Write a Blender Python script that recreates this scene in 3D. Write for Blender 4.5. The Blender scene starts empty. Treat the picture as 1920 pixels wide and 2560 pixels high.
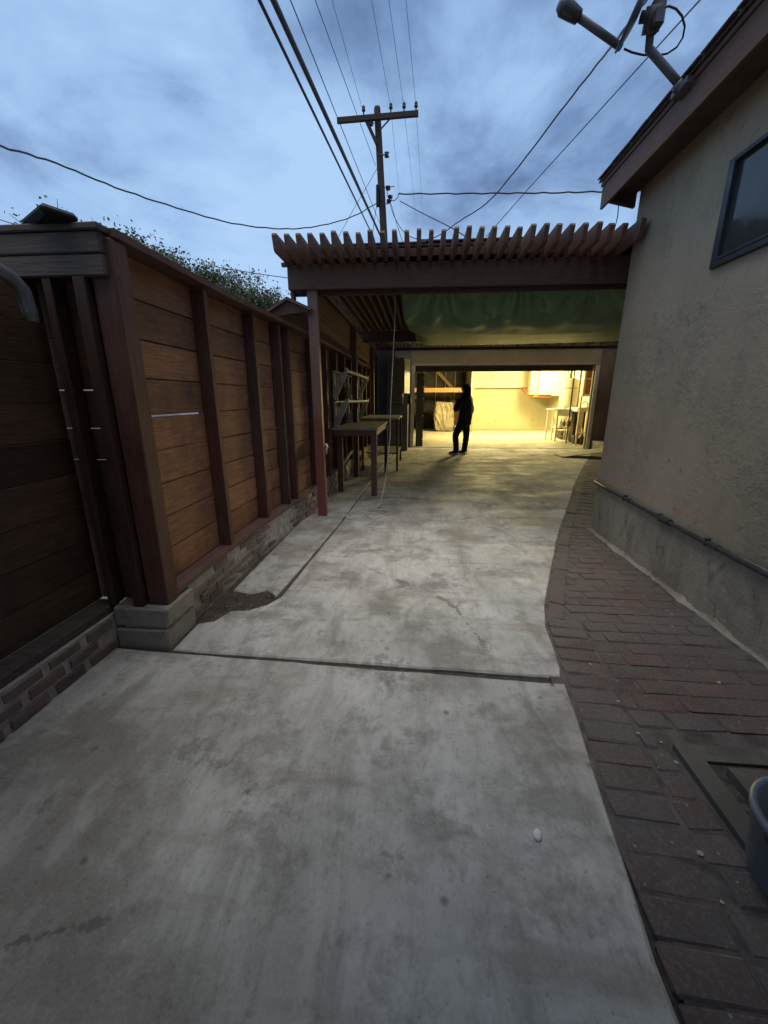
import bpy, bmesh, math, random
from mathutils import Vector, Matrix, noise as mnoise
random.seed(7)
R = math.radians
S = bpy.context.scene
COL = S.collection

# ------------------------------------------------------------------ camera, sky, sun, exposure
cam_d = bpy.data.cameras.new('camera')
cam = bpy.data.objects.new('camera', cam_d)
COL.objects.link(cam)
cam.location = (0, 0, 1.42)
cam.rotation_euler = (R(90) - math.atan(282 / 1000), 0, R(4.9))
cam_d.sensor_fit = 'VERTICAL'
cam_d.sensor_height = 36
cam_d.lens = 36 * 1000 / 2560
cam_d.clip_start = 0.02
cam_d.clip_end = 3000
S.camera = cam
S.render.resolution_x, S.render.resolution_y = 768, 1024

S.view_settings.view_transform = 'Standard'
S.view_settings.look = 'None'
S.view_settings.exposure = 0.15
S.view_settings.gamma = 1.0
S.view_settings.use_curve_mapping = False
try:
    S.cycles.max_bounces = 8
    S.cycles.diffuse_bounces = 5
    S.cycles.use_denoising = True
except Exception:
    pass

SUN_EL, SUN_AZ = R(80), R(-150)      # azimuth measured from +Y towards +X
world = bpy.data.worlds.new('World')
S.world = world
world.use_nodes = True
wn, wl = world.node_tree.nodes, world.node_tree.links
wn.clear()
w_out = wn.new('ShaderNodeOutputWorld')
w_bg = wn.new('ShaderNodeBackground')
w_sky = wn.new('ShaderNodeTexSky')
w_sky.sky_type = 'NISHITA'
w_sky.sun_disc = False
w_sky.sun_elevation = SUN_EL
w_sky.sun_rotation = SUN_AZ
w_tc = wn.new('ShaderNodeTexCoord')


def wmath(op, a, b=None, c=None):
    m = wn.new('ShaderNodeMath')
    m.operation = op
    for i, v in enumerate((a, b, c)):
        if v is None:
            continue
        if hasattr(v, 'node'):
            wl.new(v, m.inputs[i])
        else:
            m.inputs[i].default_value = v
    return m.outputs[0]


w_sep = wn.new('ShaderNodeSeparateXYZ')
wl.new(w_tc.outputs['Generated'], w_sep.inputs[0])
zz = wmath('ADD', wmath('MAXIMUM', w_sep.outputs['Z'], 0.0), 0.22)
w_cmb = wn.new('ShaderNodeCombineXYZ')
wl.new(wmath('DIVIDE', w_sep.outputs['X'], zz), w_cmb.inputs['X'])
wl.new(wmath('DIVIDE', w_sep.outputs['Y'], zz), w_cmb.inputs['Y'])


def wnoise(scale, detail, rough, dist, off):
    mp = wn.new('ShaderNodeMapping')
    mp.inputs['Location'].default_value = off
    wl.new(w_cmb.outputs[0], mp.inputs[0])
    t = wn.new('ShaderNodeTexNoise')
    t.inputs['Scale'].default_value = scale
    t.inputs['Detail'].default_value = detail
    t.inputs['Roughness'].default_value = rough
    t.inputs['Distortion'].default_value = dist
    wl.new(mp.outputs[0], t.inputs['Vector'])
    return t.outputs['Fac']


cl_big = wnoise(0.9, 4, 0.5, 0.3, (2.37, 6.6, 0))
cl_fine = wnoise(2.1, 8, 0.58, 0.35, (0.2, 1.2, 0))
cl = wmath('ADD', wmath('MULTIPLY', cl_big, 0.55), wmath('MULTIPLY', cl_fine, 0.45))
w_ramp = wn.new('ShaderNodeValToRGB')
e = w_ramp.color_ramp.elements
e[0].position, e[0].color = 0.40, (0.42, 0.62, 0.91, 1)
e[1].position, e[1].color = 0.60, (0.095, 0.165, 0.32, 1)
x = e.new(0.47)
x.color = (0.325, 0.51, 0.80, 1)
x = e.new(0.545)
x.color = (0.175, 0.285, 0.51, 1)
wl.new(cl, w_ramp.inputs[0])
# paler towards the horizon
w_hz = wn.new('ShaderNodeMapRange')
w_hz.inputs['From Min'].default_value = 0.0
w_hz.inputs['From Max'].default_value = 0.42
w_hz.inputs['To Min'].default_value = 0.45
w_hz.inputs['To Max'].default_value = 0.0
wl.new(w_sep.outputs['Z'], w_hz.inputs['Value'])
w_mix = wn.new('ShaderNodeMix')
w_mix.data_type = 'RGBA'
wl.new(w_hz.outputs[0], w_mix.inputs['Factor'])
wl.new(w_ramp.outputs[0], w_mix.inputs['A'])
w_mix.inputs['B'].default_value = (0.44, 0.645, 0.93, 1)
# the clear dusk sky shows through the clouds
w_sc = wn.new('ShaderNodeMix')
w_sc.data_type = 'RGBA'
w_sc.blend_type = 'MULTIPLY'
w_sc.inputs['Factor'].default_value = 1.0
wl.new(w_sky.outputs[0], w_sc.inputs['A'])
w_sc.inputs['B'].default_value = (0.055, 0.055, 0.055, 1)
w_mix2 = wn.new('ShaderNodeMix')
w_mix2.data_type = 'RGBA'
w_mix2.inputs['Factor'].default_value = 0.93
wl.new(w_sc.outputs['Result'], w_mix2.inputs['A'])
wl.new(w_mix.outputs['Result'], w_mix2.inputs['B'])
wl.new(w_mix2.outputs['Result'], w_bg.inputs['Color'])
w_bg.inputs['Strength'].default_value = 1.0
wl.new(w_bg.outputs[0], w_out.inputs[0])

sun_d = bpy.data.lights.new('sun', 'SUN')
sun_d.energy = 2.0
sun_d.angle = R(60)
sun_d.color = (1.0, 0.90, 0.78)
sun = bpy.data.objects.new('sun', sun_d)
COL.objects.link(sun)
sdir = Vector((math.sin(SUN_AZ) * math.cos(SUN_EL), math.cos(SUN_AZ) * math.cos(SUN_EL), math.sin(SUN_EL)))
sun.rotation_euler = sdir.to_track_quat('Z', 'Y').to_euler()
sun.location = (0, 0, 20)


# ------------------------------------------------------------------ materials
class N:
    """tiny node-building helper for one material"""

    def __init__(s, name):
        s.m = bpy.data.materials.new(name)
        s.m.use_nodes = True
        s.t = s.m.node_tree
        s.b = s.t.nodes['Principled BSDF']
        s.geo = s.t.nodes.new('ShaderNodeNewGeometry')
        s._rnd = None

    def new(s, ty):
        return s.t.nodes.new(ty)

    def put(s, sock, v):
        if hasattr(v, 'node'):
            s.t.links.new(v, sock)
        else:
            if isinstance(v, tuple) and len(v) == 3 and sock.type == 'RGBA':
                v = v + (1,)
            sock.default_value = v

    def rnd(s):
        if s._rnd is None:
            s._rnd = s.new('ShaderNodeObjectInfo').outputs['Random']
        return s._rnd

    def vec(s, stretch=(1, 1, 1), shuffle=False, rot=(0, 0, 0)):
        v = s.geo.outputs['Position']
        if shuffle:
            a = s.new('ShaderNodeVectorMath')
            a.operation = 'MULTIPLY_ADD'
            cx = s.new('ShaderNodeCombineXYZ')
            for i in range(3):
                s.put(cx.inputs[i], s.rnd())
            s.put(a.inputs[0], cx.outputs[0])
            a.inputs[1].default_value = (37.0, 53.0, 71.0)
            s.put(a.inputs[2], v)
            v = a.outputs[0]
        mp = s.new('ShaderNodeMapping')
        mp.inputs['Scale'].default_value = stretch
        mp.inputs['Rotation'].default_value = rot
        s.put(mp.inputs[0], v)
        return mp.outputs[0]

    def noise(s, scale, detail=4, rough=0.55, vec=None, dist=0.0):
        t = s.new('ShaderNodeTexNoise')
        t.inputs['Scale'].default_value = scale
        t.inputs['Detail'].default_value = detail
        t.inputs['Roughness'].default_value = rough
        t.inputs['Distortion'].default_value = dist
        s.put(t.inputs['Vector'], vec if vec is not None else s.vec())
        return t.outputs['Fac']

    def vor(s, scale, vec=None, feature='F1'):
        t = s.new('ShaderNodeTexVoronoi')
        t.feature = feature
        t.inputs['Scale'].default_value = scale
        s.put(t.inputs['Vector'], vec if vec is not None else s.vec())
        return t.outputs['Distance']

    def rng(s, v, a, b, c=0.0, d=1.0):
        t = s.new('ShaderNodeMapRange')
        s.put(t.inputs['Value'], v)
        t.inputs['From Min'].default_value = a
        t.inputs['From Max'].default_value = b
        t.inputs['To Min'].default_value = c
        t.inputs['To Max'].default_value = d
        return t.outputs[0]

    def math(s, op, a, b):
        t = s.new('ShaderNodeMath')
        t.operation = op
        s.put(t.inputs[0], a)
        s.put(t.inputs[1], b)
        return t.outputs[0]

    def mix(s, f, a, b, mode='MIX'):
        t = s.new('ShaderNodeMix')
        t.data_type = 'RGBA'
        t.blend_type = mode
        s.put(t.inputs['Factor'], f)
        s.put(t.inputs['A'], a)
        s.put(t.inputs['B'], b)
        return t.outputs['Result']

    def color(s, c):
        s.put(s.b.inputs['Base Color'], c)

    def rough(s, r):
        s.put(s.b.inputs['Roughness'], r)

    def bump(s, h, strength=0.3, dist=0.01):
        t = s.new('ShaderNodeBump')
        t.inputs['Strength'].default_value = strength
        t.inputs['Distance'].default_value = dist
        s.put(t.inputs['Height'], h)
        s.put(s.b.inputs['Normal'], t.outputs[0])

    def sepz(s):
        t = s.new('ShaderNodeSeparateXYZ')
        s.put(t.inputs[0], s.geo.outputs['Position'])
        return t.outputs


def simple(name, c, rough=0.6, var=0.25, scale=6.0, metallic=0.0, bump=0.0, spec=None, shuffle=True):
    n = N(name)
    f = n.noise(scale, 5, 0.6, n.vec(shuffle=shuffle))
    lo = tuple(v * (1 - var) for v in c)
    hi = tuple(min(1, v * (1 + var)) for v in c)
    n.color(n.mix(n.rng(f, 0.3, 0.7), lo, hi))
    n.rough(n.rng(f, 0.2, 0.8, min(1, rough + 0.1), max(0.05, rough - 0.1)))
    n.b.inputs['Metallic'].default_value = metallic
    if spec is not None:
        n.b.inputs['Specular IOR Level'].default_value = spec
    if bump:
        n.bump(n.noise(scale * 6, 4, 0.6), bump, 0.005)
    return n.m


def wood(name, c1, c2, axis='Y', rough=0.75, grey=None, bump=0.25, vary=0.45, dark=None):
    """grain along axis; each board differs (object random)"""
    n = N(name)
    k = {'X': (1, 14, 14), 'Y': (14, 1, 14), 'Z': (14, 14, 1)}[axis]
    g = n.noise(3.2, 6, 0.6, n.vec(k, True), 0.6)
    col = n.mix(n.rng(g, 0.28, 0.72), c1, c2)
    p = n.noise(1.7, 4, 0.6, n.vec((1, 1, 1), True))
    if grey:
        col = n.mix(n.rng(p, 0.42, 0.75, 0, 0.7), col, grey)
    if dark:
        q = n.noise(2.3, 5, 0.65, n.vec((1, 1, 0.7), False))
        col = n.mix(n.rng(q, 0.48, 0.72, 0, 0.75), col, dark)
    g2 = n.noise(9.0, 6, 0.7, n.vec(k, True), 0.3)
    col = n.mix(1.0, col, n.mix(n.rng(g2, 0.35, 0.65), (0.62, 0.62, 0.62), (1.12, 1.12, 1.12)), 'MULTIPLY')
    # knots
    kn = n.vor(3.0, n.vec({'X': (0.6, 2, 2), 'Y': (2, 0.6, 2), 'Z': (2, 2, 0.6)}[axis], True))
    col = n.mix(n.rng(kn, 0.03, 0.085, 0.65, 0), col, tuple(v * 0.22 for v in c1))
    col = n.mix(1.0, col, n.mix(n.rnd(), (1 - vary,) * 3, (1 + vary * 0.6,) * 3), 'MULTIPLY')
    n.color(col)
    n.rough(n.rng(g, 0.2, 0.8, rough - 0.12, min(1, rough + 0.12)))
    n.bump(g, bump, 0.006)
    return n.m


def mk_concrete(name, base, light, dark, stain, tint=(0.5, 0.5, 0.5), polish=False, streak=True):
    n = N(name)
    a = n.noise(1.1, 5, 0.6, n.vec(), 0.3)
    col = n.mix(n.rng(a, 0.40, 0.60), base, light)
    big = n.noise(0.85, 8, 0.66, n.vec((1, 0.8, 1)), 0.15)
    col = n.mix(n.rng(big, 0.49, 0.59, 0, 0.72), col, dark)
    b = n.noise(2.7, 8, 0.70, n.vec((1, 1, 1)), 0.1)
    col = n.mix(n.rng(b, 0.51, 0.60, 0, 0.6), col, dark)
    gr = n.noise(8.0, 7, 0.72, n.vec((1, 0.7, 1)), 0.6)
    col = n.mix(n.rng(gr, 0.50, 0.68, 0, 0.30), col, dark)
    fs_ = n.noise(21.0, 8, 0.75, n.vec((1, 0.6, 1), rot=(0, 0, R(-20))), 0.3)
    col = n.mix(n.rng(fs_, 0.52, 0.66, 0, 0.38), col, dark)
    oil = n.noise(1.5, 9, 0.7, n.vec((1, 1, 1), rot=(0, 0, R(50))), 0.2)
    col = n.mix(n.rng(oil, 0.605, 0.635, 0, 0.5), col, (0.085, 0.076, 0.064))
    ls_ = n.noise(4.0, 6, 0.66, n.vec((0.8, 1.5, 1), rot=(0, 0, R(30))), 0.2)
    col = n.mix(n.rng(ls_, 0.56, 0.70, 0, 0.25), col, tuple(min(1, q * 1.15) for q in light))
    if streak:
        s1 = n.noise(1.6, 5, 0.65, n.vec((2.6, 0.55, 1), rot=(0, 0, R(8))), 0.5)
        col = n.mix(n.rng(s1, 0.52, 0.68, 0, 0.6), col, dark)
        s2 = n.noise(2.2, 4, 0.6, n.vec((0.7, 2.2, 1), rot=(0, 0, R(-14))), 0.25)
        col = n.mix(n.rng(s2, 0.54, 0.66, 0, 0.6), col, stain)
        # fine broom and scuff marks across the slab
        s3 = n.noise(9.0, 4, 0.7, n.vec((3.0, 0.35, 1), rot=(0, 0, R(-24))), 0.4)
        col = n.mix(n.rng(s3, 0.54, 0.72, 0, 0.3), col, stain)
    # small oil drops and pits
    v = n.vor(7.0, n.vec())
    ms = n.rng(n.noise(1.9, 2, 0.5), 0.45, 0.62)
    col = n.mix(n.math('MULTIPLY', n.rng(v, 0.05, 0.13, 0.85, 0), ms), col, (0.045, 0.04, 0.036))
    v2 = n.vor(26.0, n.vec())
    col = n.mix(n.rng(v2, 0.05, 0.13, 0.4, 0), col, tuple(x * 0.45 for x in dark))
    g = n.noise(95.0, 3, 0.7)
    col = n.mix(n.rng(g, 0.35, 0.7, 0.0, 0.16), col, tuple(min(1, x * 1.25) for x in light))
    # hairline cracks
    cr = n.vor(0.55, n.vec((1, 1, 1), rot=(0, 0, R(20))), 'DISTANCE_TO_EDGE')
    crn = n.math('ADD', cr, n.rng(n.noise(6.0, 4, 0.7), 0.3, 0.7, -0.02, 0.02))
    crm = n.rng(n.noise(0.6, 2, 0.5), 0.5, 0.6)
    crk = n.math('MULTIPLY', n.rng(crn, 0.0, 0.005, 0.55, 0), crm)
    col = n.mix(crk, col, (0.05, 0.047, 0.043))
    n.color(col)
    if polish:
        pz = n.sepz()
        n.rough(n.rng(n.noise(1.6, 5, 0.62, n.vec((0.8, 1.3, 1))), 0.34, 0.6, 0.62, 0.95))
    else:
        n.rough(n.rng(b, 0.3, 0.7, 0.8, 0.95))
    h = n.math('ADD', n.math('MULTIPLY', b, 0.16), n.math('MULTIPLY', g, 0.25))
    h = n.math('ADD', h, n.math('MULTIPLY', n.rng(v2, 0.03, 0.25), 0.3))
    n.bump(h, 0.35, 0.006)
    return n.m


MAT = {}
MAT['concrete'] = mk_concrete('driveway_concrete', (0.46, 0.452, 0.415), (0.62, 0.61, 0.57), (0.175, 0.164, 0.14), (0.23, 0.19, 0.15), polish=True)
MAT['garage_floor'] = mk_concrete('garage_floor', (0.36, 0.345, 0.295), (0.42, 0.40, 0.35), (0.26, 0.235, 0.185), (0.29, 0.25, 0.18), streak=False, polish=True)
MAT['block'] = mk_concrete('old_block', (0.24, 0.22, 0.19), (0.36, 0.335, 0.29), (0.12, 0.105, 0.085), (0.2, 0.16, 0.12), streak=False)
MAT['step_rim'] = mk_concrete('step_rim', (0.13, 0.12, 0.105), (0.19, 0.18, 0.16), (0.075, 0.067, 0.058), (0.1, 0.085, 0.07), streak=False)
MAT['joint_dirt'] = simple('joint_dirt', (0.085, 0.075, 0.062), 0.95, 0.5, 30, bump=0.6)
MAT['soil'] = simple('soil', (0.075, 0.06, 0.045), 0.97, 0.5, 14, bump=0.8)
MAT['mortar'] = simple('path_mortar', (0.115, 0.098, 0.09), 0.95, 0.5, 12, bump=0.5)
MAT['white_mortar'] = simple('white_mortar', (0.40, 0.36, 0.32), 0.9, 0.35, 16, bump=0.5)

# stucco
n = N('stucco')
a = n.noise(0.9, 5, 0.6, n.vec((1, 1, 0.6)), 0.4)
c = n.mix(n.rng(a, 0.3, 0.7), (0.30, 0.245, 0.17), (0.40, 0.335, 0.24))
b = n.noise(3.4, 6, 0.7, n.vec((1, 1, 0.45)), 0.3)
c = n.mix(n.rng(b, 0.52, 0.74, 0, 0.6), c, (0.21, 0.19, 0.155))
sp = n.noise(11, 6, 0.7, n.vec((1, 1, 0.8)), 1.0)
c = n.mix(n.rng(sp, 0.58, 0.70, 0, 0.6), c, (0.15, 0.132, 0.10))
pt = n.vor(6.0, n.vec((1, 1, 0.8)))
c = n.mix(n.math('MULTIPLY', n.rng(pt, 0.04, 0.10, 0.8, 0), n.rng(n.noise(2.2, 3, 0.5), 0.5, 0.6)), c, (0.09, 0.08, 0.062))
n.color(c)
n.rough(0.93)
patch = n.rng(n.noise(1.6, 3, 0.5), 0.44, 0.64, 0.12, 1.0)
rid = n.math('MULTIPLY', n.rng(n.noise(13, 5, 0.72, n.vec((1, 1, 1)), 0.0), 0.30, 0.75), patch)
n.bump(n.math('ADD', rid, n.math('MULTIPLY', n.noise(90, 3, 0.7), 0.2)), 0.85, 0.014)
MAT['stucco'] = n.m
# foundation stucco: greyer, stained from the ground up
n = N('foundation_stucco')
b = n.noise(2.1, 6, 0.7, n.vec((1, 1.3, 0.7)), 0.7)
c = n.mix(n.rng(b, 0.32, 0.66), (0.25, 0.222, 0.17), (0.44, 0.395, 0.31))
s2 = n.noise(7, 5, 0.7, n.vec((1, 1, 0.4)), 1.2)
c = n.mix(n.rng(s2, 0.56, 0.7, 0, 0.75), c, (0.10, 0.092, 0.08))
s3 = n.noise(4.3, 4, 0.6, n.vec((1, 1, 0.3)))
c = n.mix(n.rng(s3, 0.62, 0.74, 0, 0.6), c, (0.50, 0.49, 0.45))
n.color(c)
n.rough(0.94)
n.bump(n.math('ADD', n.noise(9, 6, 0.7), n.noise(32, 5, 0.7)), 0.8, 0.014)
MAT['foundation'] = n.m

MAT['fence_board'] = wood('fence_board', (0.20, 0.082, 0.038), (0.40, 0.18, 0.084), 'Y', 0.8, None, 0.4, 0.34, dark=(0.06, 0.032, 0.02))
MAT['fence_board_shaded'] = wood('shaded_fence_board', (0.070, 0.034, 0.018), (0.14, 0.072, 0.034), 'Y', 0.8, None, 0.4, 0.5, dark=(0.035, 0.02, 0.014))  # darker copy of the board colour, with the near fence's shade painted in
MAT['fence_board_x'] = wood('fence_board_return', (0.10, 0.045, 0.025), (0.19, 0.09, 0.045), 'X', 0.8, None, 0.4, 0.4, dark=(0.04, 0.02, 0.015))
MAT['stud'] = wood('maroon_stud', (0.062, 0.023, 0.014), (0.125, 0.050, 0.032), 'Z', 0.7, (0.14, 0.07, 0.05), 0.3, 0.35)
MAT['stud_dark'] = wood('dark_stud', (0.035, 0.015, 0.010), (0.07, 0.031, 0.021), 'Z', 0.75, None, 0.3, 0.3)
MAT['cap'] = wood('maroon_cap', (0.085, 0.035, 0.022), (0.16, 0.07, 0.046), 'Y', 0.7, (0.16, 0.085, 0.07), 0.3, 0.3)
MAT['sill'] = wood('weathered_sill', (0.13, 0.055, 0.045), (0.24, 0.13, 0.105), 'Y', 0.8, (0.24, 0.2, 0.18), 0.4, 0.3)
MAT['grey_board'] = wood('grey_board', (0.05, 0.038, 0.032), (0.12, 0.095, 0.08), 'X', 0.8, (0.14, 0.11, 0.095), 0.4, 0.2)
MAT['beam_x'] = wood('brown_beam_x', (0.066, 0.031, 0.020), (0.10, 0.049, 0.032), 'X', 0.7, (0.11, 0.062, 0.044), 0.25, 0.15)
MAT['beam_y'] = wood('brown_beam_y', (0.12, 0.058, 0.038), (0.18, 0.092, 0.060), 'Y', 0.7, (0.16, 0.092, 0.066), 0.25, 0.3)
MAT['deck'] = wood('roof_deck', (0.13, 0.07, 0.05), (0.2, 0.11, 0.08), 'Y', 0.8, None, 0.2, 0.2)
MAT['bench_top'] = wood('bench_top', (0.26, 0.22, 0.155), (0.42, 0.37, 0.28), 'Y', 0.8, (0.36, 0.34, 0.29), 0.3, 0.15)
MAT['bench_leg'] = wood('bench_leg', (0.11, 0.05, 0.034), (0.18, 0.085, 0.058), 'Z', 0.7, None, 0.2, 0.2)
MAT['orange_wood'] = wood('new_lumber', (0.50, 0.26, 0.11), (0.66, 0.38, 0.17), 'X', 0.65, None, 0.15, 0.1)
MAT['raw_stud'] = wood('raw_stud', (0.17, 0.10, 0.065), (0.28, 0.17, 0.11), 'Z', 0.8, None, 0.2, 0.3)
MAT['bracket'] = wood('white_bracket', (0.58, 0.54, 0.44), (0.70, 0.66, 0.55), 'Z', 0.8, (0.48, 0.43, 0.35), 0.2, 0.2)

# pergola post: brown above, fresher red paint below (a worn border)
n = N('two_tone_post')
z = n.sepz()['Z']
nz = n.math('ADD', z, n.rng(n.noise(6, 4, 0.6), 0.3, 0.7, -0.12, 0.12))
g = n.noise(3.2, 5, 0.6, n.vec((14, 14, 1)))
top = n.mix(g, (0.17, 0.095, 0.07), (0.26, 0.15, 0.115))
low = n.mix(g, (0.17, 0.045, 0.04), (0.25, 0.075, 0.065))
n.color(n.mix(n.rng(nz, 1.18, 1.34), low, top))
n.rough(0.6)
n.bump(g, 0.2, 0.004)
MAT['post'] = n.m


def mk_brick(name, cols, dirt, dmix):
    n = N(name)
    r = n.new('ShaderNodeValToRGB')
    r.color_ramp.interpolation = 'LINEAR'
    el = r.color_ramp.elements
    el[0].position, el[0].color = 0, cols[0] + (1,)
    el[1].position, el[1].color = 1, cols[-1] + (1,)
    for i, q in enumerate(cols[1:-1]):
        x = el.new((i + 1) / (len(cols) - 1))
        x.color = q + (1,)
    n.put(r.inputs[0], n.rnd())
    a = n.noise(5.5, 5, 0.65, n.vec((1, 1, 1), True), 0.4)
    c = n.mix(n.rng(a, 0.35, 0.7, 0, 0.5), r.outputs[0], tuple(v * 0.55 for v in cols[1]))
    d = n.noise(1.9, 6, 0.66, n.vec(), 0.5)
    c = n.mix(n.rng(d, 0.34, 0.60, 0, dmix), c, dirt)
    g = n.noise(70, 3, 0.7)
    c = n.mix(n.rng(g, 0.5, 0.75, 0, 0.4), c, (0.30, 0.27, 0.25))
    sp = n.vor(18, n.vec())
    c = n.mix(n.rng(sp, 0.05, 0.1, 0.7, 0), c, (0.36, 0.34, 0.31))
    n.color(c)
    n.rough(n.rng(a, 0.3, 0.7, 0.78, 0.95))
    n.bump(n.math('ADD', n.math('MULTIPLY', a, 0.6), n.math('MULTIPLY', g, 0.4)), 0.45, 0.006)
    return n.m


MAT['brick'] = mk_brick('path_brick', [(0.085, 0.060, 0.054), (0.135, 0.078, 0.068), (0.105, 0.080, 0.074), (0.16, 0.10, 0.085), (0.10, 0.062, 0.056)], (0.13, 0.116, 0.108), 0.85)
MAT['wall_brick'] = mk_brick('wall_brick', [(0.11, 0.045, 0.04), (0.16, 0.068, 0.056), (0.13, 0.07, 0.06), (0.20, 0.10, 0.08)], (0.30, 0.265, 0.235), 0.6)

MAT['black_metal'] = simple('black_metal', (0.014, 0.014, 0.016), 0.6, 0.3, 12, spec=0.25)
MAT['dark_metal'] = simple('dark_metal', (0.06, 0.06, 0.065), 0.45, 0.3, 12, 0.3)
MAT['grey_pipe'] = simple('grey_pipe', (0.20, 0.21, 0.22), 0.45, 0.25, 10, 0.4)
MAT['conduit'] = simple('conduit', (0.045, 0.048, 0.05), 0.6, 0.3, 14, 0.2)
MAT['dish_grey'] = simple('dish_grey', (0.10, 0.10, 0.11), 0.5, 0.25, 8, 0.1)
MAT['wire_black'] = simple('wire_black', (0.012, 0.012, 0.014), 0.55, 0.2, 20)
MAT['white_cord'] = simple('white_cord', (0.6, 0.58, 0.52), 0.5, 0.1, 20)
MAT['pole_wood'] = wood('pole_wood', (0.030, 0.021, 0.017), (0.06, 0.042, 0.033), 'Z', 0.85, None, 0.3, 0.1)
MAT['fascia'] = wood('fascia_paint', (0.115, 0.055, 0.030), (0.15, 0.074, 0.042), 'Y', 0.65, (0.13, 0.072, 0.046), 0.15, 0.1)
MAT['soffit'] = simple('soffit', (0.09, 0.055, 0.04), 0.8, 0.3, 4)
MAT['shingle'] = simple('shingle', (0.085, 0.07, 0.062), 0.9, 0.4, 30, bump=0.5)
MAT['frame_dark'] = simple('window_frame', (0.045, 0.048, 0.056), 0.45, 0.2, 8, 0.3)
n = N('cream_paint')
a = n.noise(1.2, 5, 0.6, n.vec(), 0.4)
c = n.mix(n.rng(a, 0.3, 0.7), (0.42, 0.38, 0.25), (0.51, 0.47, 0.32))
b = n.noise(2.6, 6, 0.7, n.vec((1, 1, 0.5)), 0.8)
c = n.mix(n.rng(b, 0.57, 0.70, 0, 0.5), c, (0.27, 0.22, 0.13))
v = n.vor(1.7, n.vec((1, 1, 0.6)))
c = n.mix(n.rng(v, 0.03, 0.06, 0.7, 0), c, (0.12, 0.10, 0.06))
n.color(c)
n.rough(0.65)
MAT['cream'] = n.m
MAT['cream_cab'] = simple('cabinet_paint', (0.50, 0.46, 0.31), 0.45, 0.06, 1.7)
MAT['tan_side'] = simple('cabinet_side', (0.55, 0.43, 0.25), 0.6, 0.1, 2)
MAT['garage_trim'] = simple('garage_trim', (0.36, 0.30, 0.23), 0.7, 0.2, 4)
MAT['jamb'] = simple('jamb_paint', (0.62, 0.57, 0.44), 0.6, 0.12, 3)
MAT['fascia_garage'] = simple('garage_front', (0.33, 0.24, 0.105), 0.8, 0.2, 1.6, bump=0.2)
MAT['brown_wall'] = simple('brown_wall', (0.20, 0.135, 0.09), 0.8, 0.25, 1.6, bump=0.2)
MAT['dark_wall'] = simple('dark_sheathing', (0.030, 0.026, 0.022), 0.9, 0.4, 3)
MAT['dark_panel'] = simple('dark_panel', (0.065, 0.062, 0.05), 0.7, 0.25, 3)
MAT['grey_cab'] = simple('grey_cabinet', (0.17, 0.16, 0.13), 0.7, 0.25, 2)
MAT['pale_panel'] = simple('pale_panel', (0.6, 0.56, 0.40), 0.6, 0.1, 3)
MAT['copper'] = simple('duct_brown', (0.42, 0.17, 0.06), 0.5, 0.25, 6)
MAT['heater'] = simple('heater_enamel', (0.70, 0.66, 0.53), 0.35, 0.06, 2)
MAT['amber'] = simple('amber_panel', (0.45, 0.21, 0.045), 0.5, 0.2, 4)
MAT['white_paint'] = simple('white_paint', (0.72, 0.70, 0.64), 0.5, 0.08, 4)
MAT['junk_dark'] = simple('junk_dark', (0.05, 0.035, 0.028), 0.7, 0.4, 5)
MAT['junk_tan'] = simple('junk_tan', (0.34, 0.26, 0.17), 0.8, 0.3, 5)
MAT['blue_plastic'] = simple('blue_plastic', (0.13, 0.17, 0.21), 0.5, 0.12, 5)
MAT['ramp'] = simple('ramp_board', (0.30, 0.27, 0.2), 0.75, 0.25, 6)
MAT['pale_wall'] = simple('pale_wall', (0.7, 0.67, 0.64), 0.85, 0.1, 2)
MAT['ground'] = simple('ground_soil', (0.16, 0.135, 0.105), 0.97, 0.35, 1.2, bump=0.5)
MAT['chip'] = simple('pale_chip', (0.82, 0.80, 0.77), 0.8, 0.15, 40)
MAT['leaf_dry'] = simple('dry_leaf', (0.42, 0.37, 0.28), 0.85, 0.25, 40)
MAT['insulator'] = simple('insulator', (0.03, 0.03, 0.035), 0.3, 0.2, 20)
MAT['jacket'] = simple('jacket_cloth', (0.014, 0.014, 0.016), 0.8, 0.4, 12, bump=0.3, spec=0.3)
MAT['jeans'] = simple('denim', (0.014, 0.018, 0.030), 0.9, 0.35, 20, bump=0.2, spec=0.15)
MAT['skin'] = simple('skin', (0.22, 0.13, 0.09), 0.6, 0.12, 12)
MAT['hair'] = simple('dark_hair', (0.008, 0.007, 0.006), 0.75, 0.3, 40, spec=0.2)
MAT['shoe'] = simple('shoe', (0.02, 0.017, 0.016), 0.7, 0.3, 14)
MAT['sole'] = simple('shoe_sole', (0.55, 0.52, 0.46), 0.7, 0.12, 14)
MAT['bark'] = wood('bark', (0.05, 0.036, 0.025), (0.11, 0.08, 0.055), 'Z', 0.9, None, 0.6, 0.2)

# window glass: dark, reflecting the sky a little
n = N('window_glass')
n.color(n.mix(n.rng(n.noise(2.5, 3, 0.5), 0.3, 0.7), (0.028, 0.032, 0.034), (0.05, 0.055, 0.057)))
n.rough(n.rng(n.noise(9, 4, 0.6), 0.3, 0.7, 0.08, 0.22))
n.b.inputs['Specular IOR Level'].default_value = 0.4
MAT['glass'] = n.m
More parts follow.
